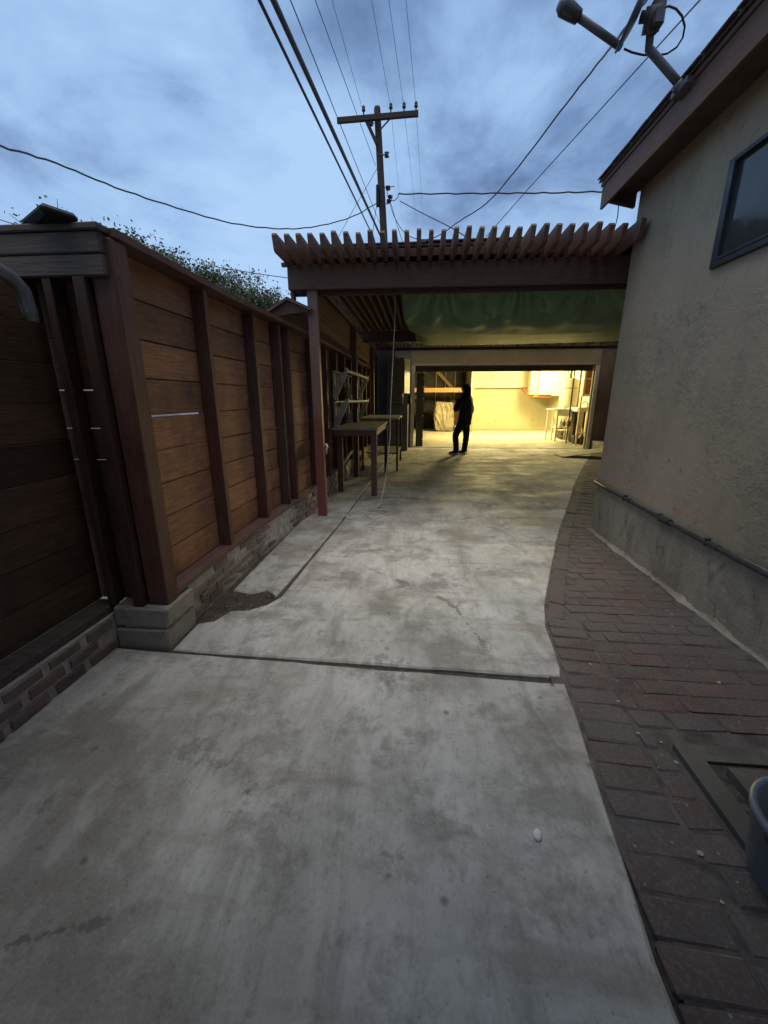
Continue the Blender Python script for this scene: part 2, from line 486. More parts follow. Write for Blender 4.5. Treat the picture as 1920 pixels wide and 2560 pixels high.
# green tarpaulin
n = N('green_tarp')
a = n.noise(1.3, 5, 0.6, n.vec(), 0.4)
c = n.mix(n.rng(a, 0.3, 0.7), (0.11, 0.20, 0.10), (0.16, 0.26, 0.13))
d = n.noise(3.0, 5, 0.7, n.vec((1, 1, 1)), 1.0)
c = n.mix(n.rng(d, 0.55, 0.75, 0, 0.4), c, (0.13, 0.14, 0.075))
n.color(c)
n.rough(0.5)
wv = n.noise(180, 2, 0.5)
n.bump(n.math('ADD', n.noise(5, 5, 0.6, n.vec((1, .5, 1)), 0.6), n.math('MULTIPLY', wv, 0.05)), 0.2, 0.015)
MAT['tarp'] = n.m
# crumpled plastic sheet
n = N('crumpled_sheet')
a = n.noise(4, 5, 0.6, n.vec())
n.color(n.mix(n.rng(a, 0.3, 0.7), (0.24, 0.20, 0.13), (0.38, 0.33, 0.23)))
n.rough(0.45)
n.bump(n.noise(11, 5, 0.6, n.vec((1, 1, 0.6)), 1.5), 0.8, 0.03)
MAT['sheet'] = n.m
# leaves
n = N('leaf')
gi = n.new('ShaderNodeNewGeometry')
r = n.new('ShaderNodeValToRGB')
r.color_ramp.elements[0].color = (0.05, 0.066, 0.03, 1)
r.color_ramp.elements[1].color = (0.16, 0.18, 0.09, 1)
n.put(r.inputs[0], gi.outputs['Random Per Island'])
n.color(r.outputs[0])
n.rough(0.65)
n.b.inputs['Subsurface Weight'].default_value = 0.0
MAT['leaf'] = n.m


# ------------------------------------------------------------------ mesh helpers
class MB:
    def __init__(s):
        s.v, s.f = [], []

    def add(s, verts, faces):
        o = len(s.v)
        s.v += [tuple(p) for p in verts]
        s.f += [tuple(i + o for i in q) for q in faces]
        return s

    def box(s, a, b, bev=0.0):
        x0, y0, z0 = (min(a[i], b[i]) for i in range(3))
        x1, y1, z1 = (max(a[i], b[i]) for i in range(3))
        if bev <= 0:
            return s.add([(x0, y0, z0), (x1, y0, z0), (x1, y1, z0), (x0, y1, z0), (x0, y0, z1), (x1, y0, z1), (x1, y1, z1), (x0, y1, z1)],
                         [(0, 3, 2, 1), (4, 5, 6, 7), (0, 1, 5, 4), (1, 2, 6, 5), (2, 3, 7, 6), (3, 0, 4, 7)])
        e = min(bev, (x1 - x0) * .45, (y1 - y0) * .45, (z1 - z0) * .45)
        bm = bmesh.new()
        bmesh.ops.create_cube(bm, size=1)
        for v in bm.verts:
            v.co = Vector(((x0 + x1) / 2 + v.co.x * (x1 - x0), (y0 + y1) / 2 + v.co.y * (y1 - y0), (z0 + z1) / 2 + v.co.z * (z1 - z0)))
        bmesh.ops.bevel(bm, geom=bm.edges[:], offset=e, segments=1, affect='EDGES', profile=0.5)
        bm.verts.index_update()
        s.add([v.co[:] for v in bm.verts], [[v.index for v in f.verts] for f in bm.faces])
        bm.free()
        return s

    def prism(s, poly, axis, a, b):
        """poly: 2D points, extruded along axis from a to b"""
        def P(p, t):
            return {'X': (t, p[0], p[1]), 'Y': (p[0], t, p[1]), 'Z': (p[0], p[1], t)}[axis]
        k = len(poly)
        vs = [P(p, a) for p in poly] + [P(p, b) for p in poly]
        fs = [tuple(range(k))[::-1], tuple(range(k, 2 * k))]
        fs += [(i, (i + 1) % k, k + (i + 1) % k, k + i) for i in range(k)]
        return s.add(vs, fs)

    def tube(s, pts, r, seg=8, caps=True):
        pts = [Vector(p) for p in pts]
        rr = r if isinstance(r, (list, tuple)) else [r] * len(pts)
        rings = []
        up = None
        for i, p in enumerate(pts):
            t = (pts[min(i + 1, len(pts) - 1)] - pts[max(i - 1, 0)]).normalized()
            if up is None:
                up = Vector((0, 0, 1)) if abs(t.z) < .9 else Vector((1, 0, 0))
            a = t.cross(up).normalized()
            up = a.cross(t).normalized()
            rings.append([p + (a * math.cos(2 * math.pi * j / seg) + up * math.sin(2 * math.pi * j / seg)) * rr[i] for j in range(seg)])
        vs = [q for g in rings for q in g]
        fs = []
        for i in range(len(pts) - 1):
            for j in range(seg):
                k = (j + 1) % seg
                fs.append((i * seg + j, i * seg + k, (i + 1) * seg + k, (i + 1) * seg + j))
        if caps:
            fs.append(tuple(range(seg))[::-1])
            fs.append(tuple(range((len(pts) - 1) * seg, len(pts) * seg)))
        return s.add(vs, fs)

    def lathe(s, prof, c, seg=24):
        """prof: (r, z) pairs, around vertical axis at c"""
        vs, fs = [], []
        for (r, z) in prof:
            for j in range(seg):
                a = 2 * math.pi * j / seg
                vs.append((c[0] + r * math.cos(a), c[1] + r * math.sin(a), c[2] + z))
        for i in range(len(prof) - 1):
            for j in range(seg):
                k = (j + 1) % seg
                fs.append((i * seg + j, i * seg + k, (i + 1) * seg + k, (i + 1) * seg + j))
        fs.append(tuple(range(seg))[::-1])
        fs.append(tuple(range((len(prof) - 1) * seg, len(prof) * seg)))
        return s.add(vs, fs)

    def mesh(s, name):
        me = bpy.data.meshes.new(name)
        me.from_pydata(s.v, [], s.f)
        me.validate()
        bm = bmesh.new()
        bm.from_mesh(me)
        bmesh.ops.recalc_face_normals(bm, faces=bm.faces[:])
        bm.to_mesh(me)
        bm.free()
        return me

    def build(s, name, mat, parent=None, smooth=False):
        return link(name, s.mesh(name), mat, parent, smooth)


def link(name, me, mat, parent=None, smooth=False):
    if isinstance(mat, str):
        mat = MAT[mat]
    if mat and not me.materials:
        me.materials.append(mat)
    if smooth:
        for p in me.polygons:
            p.use_smooth = True
    o = bpy.data.objects.new(name, me)
    COL.objects.link(o)
    if parent:
        o.parent = parent
        o.matrix_parent_inverse = parent_inv(parent)
    return o


def parent_inv(p):
    m = Matrix.LocRotScale(p.location, p.rotation_euler, p.scale)
    if p.parent:
        m = p.parent.matrix_parent_inverse.copy() if False else m
    return m.inverted()


def thing(name, loc, label, cat, group=None):
    o = bpy.data.objects.new(name, None)
    o.empty_display_size = 0.1
    o.location = loc
    COL.objects.link(o)
    return tag(o, label, cat, group)


def tag(o, label, cat, group=None):
    o['label'] = label
    o['category'] = cat
    if group:
        o['group'] = group
    return o


def struct(o):
    o['kind'] = 'structure'
    return o


def box(name, a, b, mat, parent=None, bev=0.0):
    return MB().box(a, b, bev).build(name, mat, parent)


def piece(name, me, loc, rot, scale, mat, parent):
    """shared-mesh copy placed in the world, child of parent (top-level parents sit unrotated)"""
    o = bpy.data.objects.new(name, me)
    if mat and not me.materials:
        me.materials.append(MAT[mat])
    COL.objects.link(o)
    o.location, o.rotation_euler, o.scale = loc, rot, scale
    if parent:
        o.parent = parent
        o.matrix_parent_inverse = parent_inv(parent)
    return o


def lerp(a, b, t):
    return a + (b - a) * t


def interp(tab, y):
    if y <= tab[0][0]:
        return tab[0][1]
    for (a, b), (c, d) in zip(tab, tab[1:]):
        if y <= c:
            return lerp(b, d, (y - a) / (c - a))
    return tab[-1][1]


def sag(a, b, s, k=16):
    a, b = Vector(a), Vector(b)
    return [a.lerp(b, i / k) - Vector((0, 0, s * 4 * (i / k) * (1 - i / k))) for i in range(k + 1)]


def twist(pts, amp, per):
    """gently kinked service drop"""
    out = []
    for i, p in enumerate(pts):
        out.append(p + Vector((math.sin(i * per) * amp, 0, math.cos(i * per * 1.3) * amp)))
    return out


# pixel ray of the photograph (used only to work out where distant things stand)
_P, _Yw = math.atan(282 / 1000), R(4.9)
_fw = Vector((-math.sin(_Yw) * math.cos(_P), math.cos(_Yw) * math.cos(_P), -math.sin(_P)))
_rt = Vector((math.cos(_Yw), math.sin(_Yw), 0))
_up = _rt.cross(_fw)


def ray(px, py):
    return _fw * 1000 + _rt * (px - 960) + _up * (1280 - py)


def atY(px, py, Y):
    d = ray(px, py)
    return Vector((0, 0, 1.42)) + d * (Y / d.y)


def atX(px, py, X):
    d = ray(px, py)
    return Vector((0, 0, 1.42)) + d * (X / d.x)


def atD(px, py, D):
    d = ray(px, py)
    return Vector((0, 0, 1.42)) + d.normalized() * D


def atZ(px, py, Z):
    d = ray(px, py)
    return Vector((0, 0, 1.42)) + d * ((Z - 1.42) / d.z)


# ------------------------------------------------------------------ ground and driveway
g = MB()
g.add([(-900, -900, -0.14), (900, -900, -0.14), (900, 900, -0.14), (-900, 900, -0.14)], [(0, 1, 2, 3)])
struct(g.build('ground', 'ground'))

EDGE = [(-6, 0.62), (0.4, 0.63), (0.75, 0.655), (1.02, 0.69), (1.37, 0.735), (1.6, 0.765), (1.91, 0.80), (2.15, 0.83), (2.4, 0.86), (2.65, 0.925),
        (3.0, 1.05), (3.36, 1.19), (4.0, 1.43), (4.52, 1.64), (5.5, 2.06), (6.75, 2.58), (8.7, 3.45), (10.74, 4.40), (12.2, 5.05)]


def edge(y):
    return interp(EDGE, y)


def slab(poly, z0, z1, name, mat, parent, dens=0.12, jag=0.006):
    """slab with a softened, slightly chipped rim: polygon resampled, top ring inset"""
    pts = []
    for i in range(len(poly)):
        a, b = Vector(poly[i]), Vector(poly[(i + 1) % len(poly)])
        k = max(1, int((b - a).length / dens))
        for j in range(k):
            pts.append(a.lerp(b, j / k))
    m = len(pts)
    cen = sum(pts, Vector((0, 0))) / m
    vs, fs = [], []
    out = []
    for i, p in enumerate(pts):
        t = (pts[(i + 1) % m] - pts[i - 1]).normalized()
        nn = Vector((-t.y, t.x))
        out.append(p + nn * (mnoise.noise(Vector((p.x * 7, p.y * 7, 3.3))) * jag))
    for i, p in enumerate(out):
        t = (out[(i + 1) % m] - out[i - 1]).normalized()
        nn = Vector((-t.y, t.x))   # inward for counter-clockwise polygons
        ins = 0.010 + 0.007 * mnoise.noise(Vector((p.x * 11, p.y * 11, 8)))
        q = p + nn * ins
        vs += [(p.x, p.y, z0), (p.x, p.y, z1 - 0.009), (q.x, q.y, z1)]
    for i in range(m):
        j = (i + 1) % m
        for k in range(2):
            fs.append((i * 3 + k, j * 3 + k, j * 3 + k + 1, i * 3 + k + 1))
    fs.append(tuple(i * 3 + 2 for i in range(m)))
    me = MB().add(vs, fs).mesh(name)
    return link(name, me, mat, parent)


dw = struct(MB().add([(-2.2, -6, -0.022), (0.55, -6, -0.022), (5.0, 12.3, -0.022), (-2.2, 12.3, -0.022)], [(0, 1, 2, 3)]).build('driveway', 'joint_dirt'))
jy = lambda x: 1.885 - 0.028 * x - 0.012       # joint across the drive
near = [(-1.80, -6.0)] + [(0.62, -6.0)] + [(edge(y), y) for y in (0.4, 0.75, 1.02, 1.37, 1.6, 1.83)]
near += [(-1.42, jy(-1.42) - 0.0)]
near += [(-1.80, 1.93)]
slab(near, -0.1, 0.0, 'concrete_slab', 'concrete', dw)
LSX = [(2.3, -1.04), (2.6, -1.02), (4.45, -0.90), (5.2, -0.88), (12.3, -0.62)]
far = [(-1.42, jy(-1.42) + 0.024), (0.785, jy(0.785) + 0.027)]
far += [(edge(y), y) for y in (1.95, 2.15, 2.4, 2.65, 3.0, 3.36, 4.0, 4.52, 5.5, 6.75, 8.7, 10.74, 12.2)]
far += [(5.05, 12.36), (-0.62, 12.36), (interp(LSX, 5.2), 5.2), (interp(LSX, 4.45), 4.45), (-1.00, 2.62), (-1.06, 2.50), (-1.16, 2.42), (-1.28, 2.40), (-1.33, 2.26), (-1.42, 2.22)]
slab(far, -0.1, 0.0, 'concrete_slab', 'concrete', dw)
strip = [(-1.40, 2.70), (-1.24, 2.66), (-1.13, 2.72), (-1.035, 2.63), (-0.915, 4.45), (-0.895, 5.2), (-0.64, 12.36), (-1.40, 12.36)]
slab(strip, -0.1, 0.004, 'concrete_slab', 'concrete', dw)
# crumbled gap by the fence foot, filled with soil
bm = MB()
k = 16
vs, fs = [], []
for i in range(k + 1):
    for j in range(k + 1):
        x, y = lerp(-1.45, -0.95, i / k), lerp(2.1, 2.85, j / k)
        vs.append((x, y, -0.010 + 0.012 * mnoise.noise(Vector((x * 9, y * 9, 0)))))
for i in range(k):
    for j in range(k):
        a = i * (k + 1) + j
        fs.append((a, a + k + 1, a + k + 2, a + 1))
o = bm.add(vs, fs).build('soil_patch', 'soil', None, True)
struct(o)
# loose crumbs of broken concrete in the gap
crumb = bpy.data.meshes.new('crumb')
b_ = bmesh.new()
bmesh.ops.create_icosphere(b_, subdivisions=1, radius=1)
for v in b_.verts:
    v.co *= 0.75 + 0.4 * random.random()
b_.to_mesh(crumb)
b_.free()
cm = MB()
for i in range(150):
    if i < 90:
        x, y = random.uniform(-1.4, -1.0), random.uniform(2.25, 2.68)
        z = 0.0
    else:
        x = random.uniform(-1.4, 0.75)
        y = jy(x) + random.uniform(-0.005, 0.035)
        z = -0.018
    s_ = random.uniform(0.002, 0.007)
    o_ = len(cm.v)
    cm.v += [(x + v.co.x * s_, y + v.co.y * s_, z + v.co.z * s_ * .7) for v in crumb.vertices]
    cm.f += [tuple(q + o_ for q in p.vertices) for p in crumb.polygons]
o = cm.build('concrete_crumbs', 'block')
o['kind'] = 'stuff'
o['label'] = 'grey concrete crumbs in the broken gap and the slab joint'
o['category'] = 'rubble'

# ------------------------------------------------------------------ brick path by the house
HX, HY = 1.97, 4.50       # house corner
bp = struct(MB().prism([(0.56, -6), (1.99, -6), (1.99, 4.5), (6.2, 12.3), (5.0, 12.3), (4.3, 10.7), (2.5, 6.75), (1.55, 4.52), (1.1, 3.36), (0.78, 2.4), (0.7, 1.6)], 'Z', -0.1, -0.0055).build('brick_path', 'mortar'))


def brick_mesh(w, d, h, name, bev=0.006, wob=0.0025):
    m = MB().box((-w / 2, -d / 2, -h), (w / 2, d / 2, 0), bev).mesh(name)
    for v in m.vertices:
        v.co += Vector((random.uniform(-wob, wob), random.uniform(-wob, wob), random.uniform(-wob, wob) * .6))
    return m


BW, BD = 0.222, 0.113
bms = [brick_mesh(1, 1, 0.05, 'path_brick_%d' % i, 0.0, 0) for i in range(1)]
path_variants = [brick_mesh(BW - 0.007, BD - 0.007, 0.055, 'brick', 0.006, 0.004) for _ in range(6)]
half_variants = [brick_mesh(0.1, BD - 0.011, 0.055, 'half_brick', 0.007) for _ in range(3)]
STEP = (1.10, 1.46)       # the low step: x > 1.10, y < 1.46 carries no paving
count = 0


def lay(x, y, rz, half=False, sx=1.0):
    global count
    me = random.choice(half_variants if half else path_variants)
    z = random.uniform(-0.004, 0.0025)
    piece('brick', me, (x, y, z), (random.uniform(-.012, .012), random.uniform(-.010, .010), rz + random.uniform(-.02, .02)), (sx, 1, 1), 'brick', bp)
    count += 1


# edge course: headers near the camera, stretchers further on, following the curve of the slab
y = 0.62
while y < 2.5:
    x = edge(y)
    sl = math.atan2(edge(y + .06) - edge(y - .06), .12)
    lay(x + 0.012 + BW / 2, y, -sl * 0.6)
    y += BD
t = 2.62
while t < 11.2:
    sl = math.atan2(edge(t + .1) - edge(t - .1), .2)
    nx, ny = math.cos(sl), -math.sin(sl)
    lay(edge(t) + nx * 0.07, t + ny * 0.07, math.pi / 2 - sl)
    t += BW * math.cos(sl)
# field
row = 0
y = 0.60
while y < 4.42:
    e0 = edge(y) + (0.012 + BW + 0.004 if y < 2.5 else 0.135)
    xr = HX - 0.06
    if y < STEP[1] + 0.06:
        xr = STEP[0] - 0.015
    off = (row % 2) * BW / 2
    x = 0.40 + off + 0.02 * math.sin(row * 2.1)
    while x + BW < xr + BW:
        l, r_ = max(x, e0), min(x + BW, xr)
        w_ = r_ - l
        if w_ > BW * 0.8:
            lay((l + r_) / 2, y, 0, sx=w_ / BW)
        elif w_ > 0.05:
            lay((l + r_) / 2, y, 0, True, w_ / 0.111)
        x += BW
    y += BD
    row += 1
# strip running on past the house corner, paler pavers
t = 4.5
k = 0
while t < 10.2:
    sl = math.atan2(edge(t + .1) - edge(t - .1), .2)
    nx, ny = math.cos(sl), -math.sin(sl)
    for q in (0.135 + 0.105,):
        lay(edge(t) + nx * q, t + ny * q, -sl)
    t += BD * 1.9 * math.cos(sl)
    k += 1

# ------------------------------------------------------------------ low step with bucket at the right edge
st = thing('concrete_step', (1.5, 1.1, 0), 'low concrete-rimmed brick step against the stucco house wall', 'step')
MB().prism([(1.10, 1.46), (1.08, 0.2), (1.16, 0.2), (1.18, 1.38), (1.93, 1.38), (1.93, 1.46)], 'Z', -0.05, 0.022).build('outer_rim', 'step_rim', st)
box('step_bed', (1.18, 0.2, -0.05), (1.93, 1.38, 0.008), 'joint_dirt', st)
MB().prism([(1.225, 1.335), (1.205, 0.2), (1.29, 0.2), (1.31, 1.25), (1.93, 1.25), (1.93, 1.335)], 'Z', -0.03, 0.045).build('inner_rim', 'step_rim', st)
for i in range(8):
    for j in range(3):
        me = random.choice(path_variants)
        piece('brick', me, (1.32 + BW * (j + .5), 1.19 - BD * i, 0.032 + random.uniform(-.004, .004)), (0, 0, random.uniform(-.02, .02)), (0.97, 0.97, 1), 'wall_brick' if False else None, st)
BKc = atZ(1880, 2120, .14) + Vector((.165, -.03, 0))
bk = thing('plastic_bucket', (BKc.x, BKc.y, 0.036), 'blue-grey plastic bucket on the step at the right edge', 'bucket')
prof = [(0.145, 0), (0.15, 0.01), (0.166, 0.20), (0.178, 0.205), (0.178, 0.225), (0.160, 0.225), (0.140, 0.02), (0.001, 0.02)]
MB().lathe(prof, (BKc.x, BKc.y, 0.036), 32).build('pail', 'blue_plastic', bk, True)
MB().tube([(BKc.x + 0.18 * math.cos(a), BKc.y + 0.18 * math.sin(a) * .35 - .10 * math.sin(a), 0.036 + 0.21 - 0.09 * math.sin(a)) for a in [math.pi * i / 14 for i in range(15)]], 0.004, 6).build('handle', 'dark_metal', bk, True)

# ------------------------------------------------------------------ far fence with its brick footing
FX = [(2.0, -1.455), (3.0, -1.46), (3.7, -1.44), (4.3, -1.39), (4.8, -1.34), (6.2, -1.32), (12.0, -1.22)]
fx = lambda y: interp(FX, y)
fence = thing('board_fence', (-1.5, 6.5, 0.27), 'tall maroon-framed fence of horizontal brown boards behind the pergola post', 'fence')
studs = [2.06, 2.90, 3.66, 4.20, 4.44, 5.25, 5.95, 6.6, 7.25, 7.9, 8.55, 9.2, 9.85, 10.5, 11.15, 11.85]
ZS, ZT = 0.27, 2.15
gapset = {(0, 4): 0.010, (3, 3): 0.004}
for i, sy in enumerate(studs):
    w = 0.15 if i == 0 else (0.05 if i != 4 else 0.06)
    x0 = fx(sy)
    if i == 0:
        m = MB().box((x0 - 0.11, sy - 0.06, 0.255), (x0 + 0.012, sy + 0.055, ZT - 0.01), 0.006)
        m.build('corner_post', 'stud', fence)
    else:
        lean = random.uniform(-.012, .012)
        m = MB().prism([(sy - w / 2, ZS + .03), (sy + w / 2, ZS + .03), (sy + w / 2 + lean, ZT - .02), (sy - w / 2 + lean, ZT - .02)], 'X', x0 - 0.095, x0 - 0.003)
        m.build('stud', 'stud', fence)
    if i + 1 < len(studs):
        y0, y1 = sy, studs[i + 1]
        nb = 9
        zb = ZS + 0.035
        hb = (ZT - 0.001 - zb) / nb
        for k in range(nb):
            gap = gapset.get((i, k), 0.0)
            jz = random.uniform(-.004, .004)
            z0_, z1_ = zb + k * hb, zb + (k + 1) * hb - gap
            xa, xb_ = fx(y0) - 0.098, fx(y1) - 0.098
            d = 0.02 + random.uniform(0, .006)
            f_ = random.uniform(-.006, .0)
            tl = 0.0
            b_ = MB().add([(xa + f_, y0, z0_ + .005), (xb_ + f_, y1, z0_ + tl + .005), (xb_ + f_, y1, z1_ + tl * .4 - .005), (xa + f_, y0, z1_ - .005),
                           (xa - d, y0, z0_), (xb_ - d, y1, z0_ + tl), (xb_ - d, y1, z1_ + tl * .4), (xa - d, y0, z1_)],
                          [(0, 1, 2, 3), (7, 6, 5, 4), (0, 4, 5, 1), (1, 5, 6, 2), (2, 6, 7, 3), (3, 7, 4, 0)])
            b_.build('board', 'fence_board', fence)
for (ya, yb) in [(2.03, 3.3), (3.3, 4.6), (4.6, 6.6), (6.6, 9.2), (9.2, 11.9)]:
    def bar(zl, zh, xi, xo, nm, mt, parent=fence):
        a, b = fx(ya), fx(yb)
        MB().add([(a + xi, ya, zl), (b + xi, yb, zl), (b + xi, yb, zh), (a + xi, ya, zh), (a + xo, ya, zl), (b + xo, yb, zl), (b + xo, yb, zh), (a + xo, ya, zh)],
                 [(0, 1, 2, 3), (7, 6, 5, 4), (0, 4, 5, 1), (1, 5, 6, 2), (2, 6, 7, 3), (3, 7, 4, 0)]).build(nm, mt, parent)
    bar(ZT, ZT + 0.036, 0.02, -0.15, 'cap_rail', 'cap')
    bar(ZS, ZS + 0.032, 0.006, -0.14, 'sill_plate', 'sill')

foot = thing('brick_footing', (-1.45, 6.5, 0), 'low mortar-smeared brick footing under the far maroon fence', 'wall')
for (ya, yb) in [(2.24, 3.3), (3.3, 4.6), (4.6, 6.6), (6.6, 9.2), (9.2, 11.9)]:
    a, b = fx(ya) - .012, fx(yb) - .012
    MB().add([(a, ya, -.1), (b, yb, -.1), (b, yb, ZS - .006), (a, ya, ZS - .006), (a - .13, ya, -.1), (b - .13, yb, -.1), (b - .13, yb, ZS - .006), (a - .13, ya, ZS - .006)],
             [(0, 1, 2, 3), (7, 6, 5, 4), (0, 4, 5, 1), (1, 5, 6, 2), (2, 6, 7, 3), (3, 7, 4, 0)]).build('mortar_core', 'white_mortar', foot)
wb_variants = [brick_mesh(0.05, 0.205, 0.058, 'wall_brick', 0.006, 0.004) for _ in range(5)]
for c_ in range(4):
    y = 2.36 + (0.11 if c_ % 2 else 0)
    while y < 11.6:
        a_ = math.atan2(fx(y + .1) - fx(y - .1), .2)
        if random.random() > 0.12:
            piece('brick', random.choice(wb_variants), (fx(y) - 0.024 + random.uniform(-.008, .004), y, 0.064 * (c_ + 1)), (random.uniform(-.02, .02), 0, -a_), (1, 1, 1), 'wall_brick', foot)
        y += 0.218
# pier of two blocks under the corner post
pier = thing('block_pier', (-1.56, 2.08, 0), 'two stacked grey concrete blocks under the fence corner post', 'pier')
MB().box((-1.764, 1.945, -0.06), (-1.44, 2.25, 0.118), 0.012).build('block', 'block', pier)
MB().box((-1.762, 1.952, 0.128), (-1.432, 2.25, 0.252), 0.012).build('block', 'block', pier)
MB().box((-1.705, 1.965, 0.11), (-1.455, 2.24, 0.135)).build('mortar_bed', 'white_mortar', pier)

# ------------------------------------------------------------------ near fence, set back, with pipe rail
nf = thing('near_fence', (-1.85, 0.3, 0.25), 'dark set-back board fence at the left edge with grey pipe along its top', 'fence')
NX = -1.80
nst = [0.2, -0.6, -1.4, -2.2, -3.2, -4.2]
for sy in nst:
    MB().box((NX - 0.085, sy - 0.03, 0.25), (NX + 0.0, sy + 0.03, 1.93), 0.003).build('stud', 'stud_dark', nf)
ys = [2.05] + nst
for i in range(len(ys) - 1):
    y1, y0 = ys[i], ys[i + 1]
    for k in range(9):
        hb = (1.974 - 0.26) / 9
        gp = 0.0
        z0_ = 0.26 + k * hb
        d = random.uniform(0, .006)
        MB().box((NX - 0.115, y0, z0_ + gp), (NX - 0.088 - d, y1, z0_ + hb - gp), 0.004).build('board', 'fence_board_shaded', nf)
MB().box((NX - 0.12, -4.3, 0.205), (NX + 0.012, 2.05, 0.25), 0.004).build('sill_plate', 'grey_board', nf)
MB().tube([(NX + 0.01, -4.2, 1.955), (NX + 0.01, 1.62, 1.955), (NX + 0.012, 1.74, 1.952), (NX + 0.02, 1.80, 1.93), (NX + 0.03, 1.835, 1.885), (NX + 0.032, 1.845, 1.80), (NX + 0.032, 1.845, 1.76)], 0.03, 14).build('pipe_rail', 'grey_pipe', nf, True)

nw = thing('brick_curb', (-1.78, 0.3, 0), 'low dark red brick curb with smeared white mortar under the near left fence', 'wall')
MB().box((NX - 0.10, -4.3, -0.1), (NX + 0.034, 2.10, 0.203)).build('mortar_core', 'white_mortar', nw)
for c_ in range(3):
    y = 1.84 - (0.12 if c_ % 2 else 0)
    while y > -1.6:
        piece('brick', random.choice(wb_variants), (NX + 0.018 + random.uniform(-.004, .003), y, 0.058 + 0.068 * c_), (random.uniform(-.02, .02), 0, random.uniform(-.03, .03)), (1, random.uniform(.8, .95), 0.92), None, nw)
        y -= 0.225

# return wall between the two fences, with its header board and floodlight
rw = thing('return_fence', (-1.62, 2.03, 0.25), 'short dark return fence closing the jog beside the corner post, light slits between boards', 'fence')
zz_ = [0.262, 0.47, 0.68, 0.885, 0.893, 1.09, 1.10, 1.31, 1.32, 1.52, 1.73, 1.95]
rows = [(0.254, 0.47, .001), (0.47, 0.70, .0), (0.70, 0.94, .0), (0.94, 1.10, .006), (1.10, 1.27, .005), (1.27, 1.47, .007), (1.47, 1.72, .001), (1.72, 1.9745, .0002)]
for (z0_, z1_, gp) in rows:
    MB().box((-2.15, 2.063 + random.uniform(0, .004), z0_), (-1.56, 2.09, z1_ - gp + (.10 if z1_ > 1.97 else 0)), 0.002).build('board', 'fence_board_x', rw)
MB().box((-1.80, 1.975, 0.255), (-1.755, 2.05, 1.973), .003).build('stud', 'stud_dark', rw)
MB().box((-1.635, 1.965, 0.255), (-1.575, 2.05, 1.973), .003).build('stud', 'stud_dark', rw)
hb_ = thing('header_board', (-2.0, 2.0, 1.97), 'weathered grey header boards running left from the fence corner', 'beam')
for z0_, z1_, dy in ((1.975, 2.065, 0.004), (2.068, 2.155, 0.0)):
    MB().box((-3.6, 1.965 + dy, z0_), (-1.47, 2.06, z1_), 0.006).build('plank', 'grey_board', hb_)
MB().box((-3.6, 1.955, 2.158), (-1.46, 2.075, 2.188), 0.005).build('top_plank', 'grey_board', hb_)
fl = thing('floodlight', (-1.70, 2.02, 2.188), 'black floodlight tilted back on the header board', 'light')
f0, f1, f2 = atY(52, 555, 2.0), atY(145, 583, 2.12), None
f2 = min((atY(100, 514, 1.7 + .004 * q) for q in range(80)), key=lambda p_: abs((p_ - f0).normalized().dot((f1 - f0).normalized())))
fu, fv = (f1 - f0), (f2 - f0)
fc = f0 + fu / 2 + fv / 2
fa, fb = fu.length / 2, fv.length / 2
fu.normalize()
fn_ = fu.cross(fv).normalized()
fv2 = fn_.cross(fu)
M4 = Matrix(((fu.x, fv2.x, fn_.x, fc.x), (fu.y, fv2.y, fn_.y, fc.y), (fu.z, fv2.z, fn_.z, fc.z), (0, 0, 0, 1)))
def xf(mb, M_):
    mb.v = [tuple(M_ @ Vector(p)) for p in mb.v]
    return mb
xf(MB().box((-fa, -fb, -0.02), (fa, fb, 0.02), 0.015), M4).build('housing', 'black_metal', fl)
xf(MB().box((-fa + .015, -fb + .015, 0.0202), (fa - .015, fb - .015, 0.026), 0.003), M4).build('panel', 'black_metal', fl)
MB().tube([(-1.735, 2.01, 2.188), (-1.735, 2.005, 2.235)], 0.014, 10).build('stem', 'black_metal', fl)
MB().tube([(-1.86, 1.99, 2.19), (-1.83, 1.985, 2.205), (-1.80, 1.985, 2.215), (-1.77, 1.99, 2.23)], 0.004, 6).build('cable', 'wire_black', fl)

# neighbour's pale wall seen only through the slits
nb_ = thing('neighbour_wall', (-4.6, 4, 0), 'pale neighbour wall glimpsed through the fence slits', 'wall')
box('wall_panel', (-4.7, -2, -0.14), (-4.55, 7.5, 1.75), 'pale_wall', nb_)
box('coping', (-4.73, -2, 1.752), (-4.52, 7.5, 1.80), 'block', nb_)

# ------------------------------------------------------------------ pergola
pg = thing('pergola', (0.3, 7.5, 0), 'brown timber pergola with closely spaced rafters over the driveway', 'pergola')
YB = 4.72
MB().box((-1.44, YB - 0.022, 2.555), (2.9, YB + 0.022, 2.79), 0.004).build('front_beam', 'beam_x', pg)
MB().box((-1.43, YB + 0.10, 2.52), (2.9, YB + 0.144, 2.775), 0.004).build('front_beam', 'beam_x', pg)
MB().box((-1.23, 4.69 + .035, 0.0), (-1.135, 4.82, 2.555), 0.006)
post = MB().prism([(-1.235, 0.0), (-1.13, 0.0), (-1.145, 2.78), (-1.25, 2.78)], 'Y', YB + 0.024, YB + 0.098).build('post', 'post', pg)
MB().box((-1.43, YB + 0.023, 2.30), (-1.39, YB + 0.098, 2.56), .004).build('end_block', 'beam_y', pg)
MB().box((-1.245, YB + .145, 2.42), (-1.20, 11.9, 2.62), .004).build('side_beam', 'beam_y', pg)
MB().box((-1.235, YB + .145, 2.22), (-1.205, 11.9, 2.415), .004).build('side_beam', 'beam_y', pg)
for yy in (7.4, 10.15):
    MB().box((-1.20, yy - .045, 0.0), (-1.11, yy + .045, 2.62), .006).build('post', 'bench_leg', pg)
MB().box((-1.5, 8.9, 2.56), (5.2, 8.945, 2.775), .004).build('cross_beam', 'beam_x', pg)
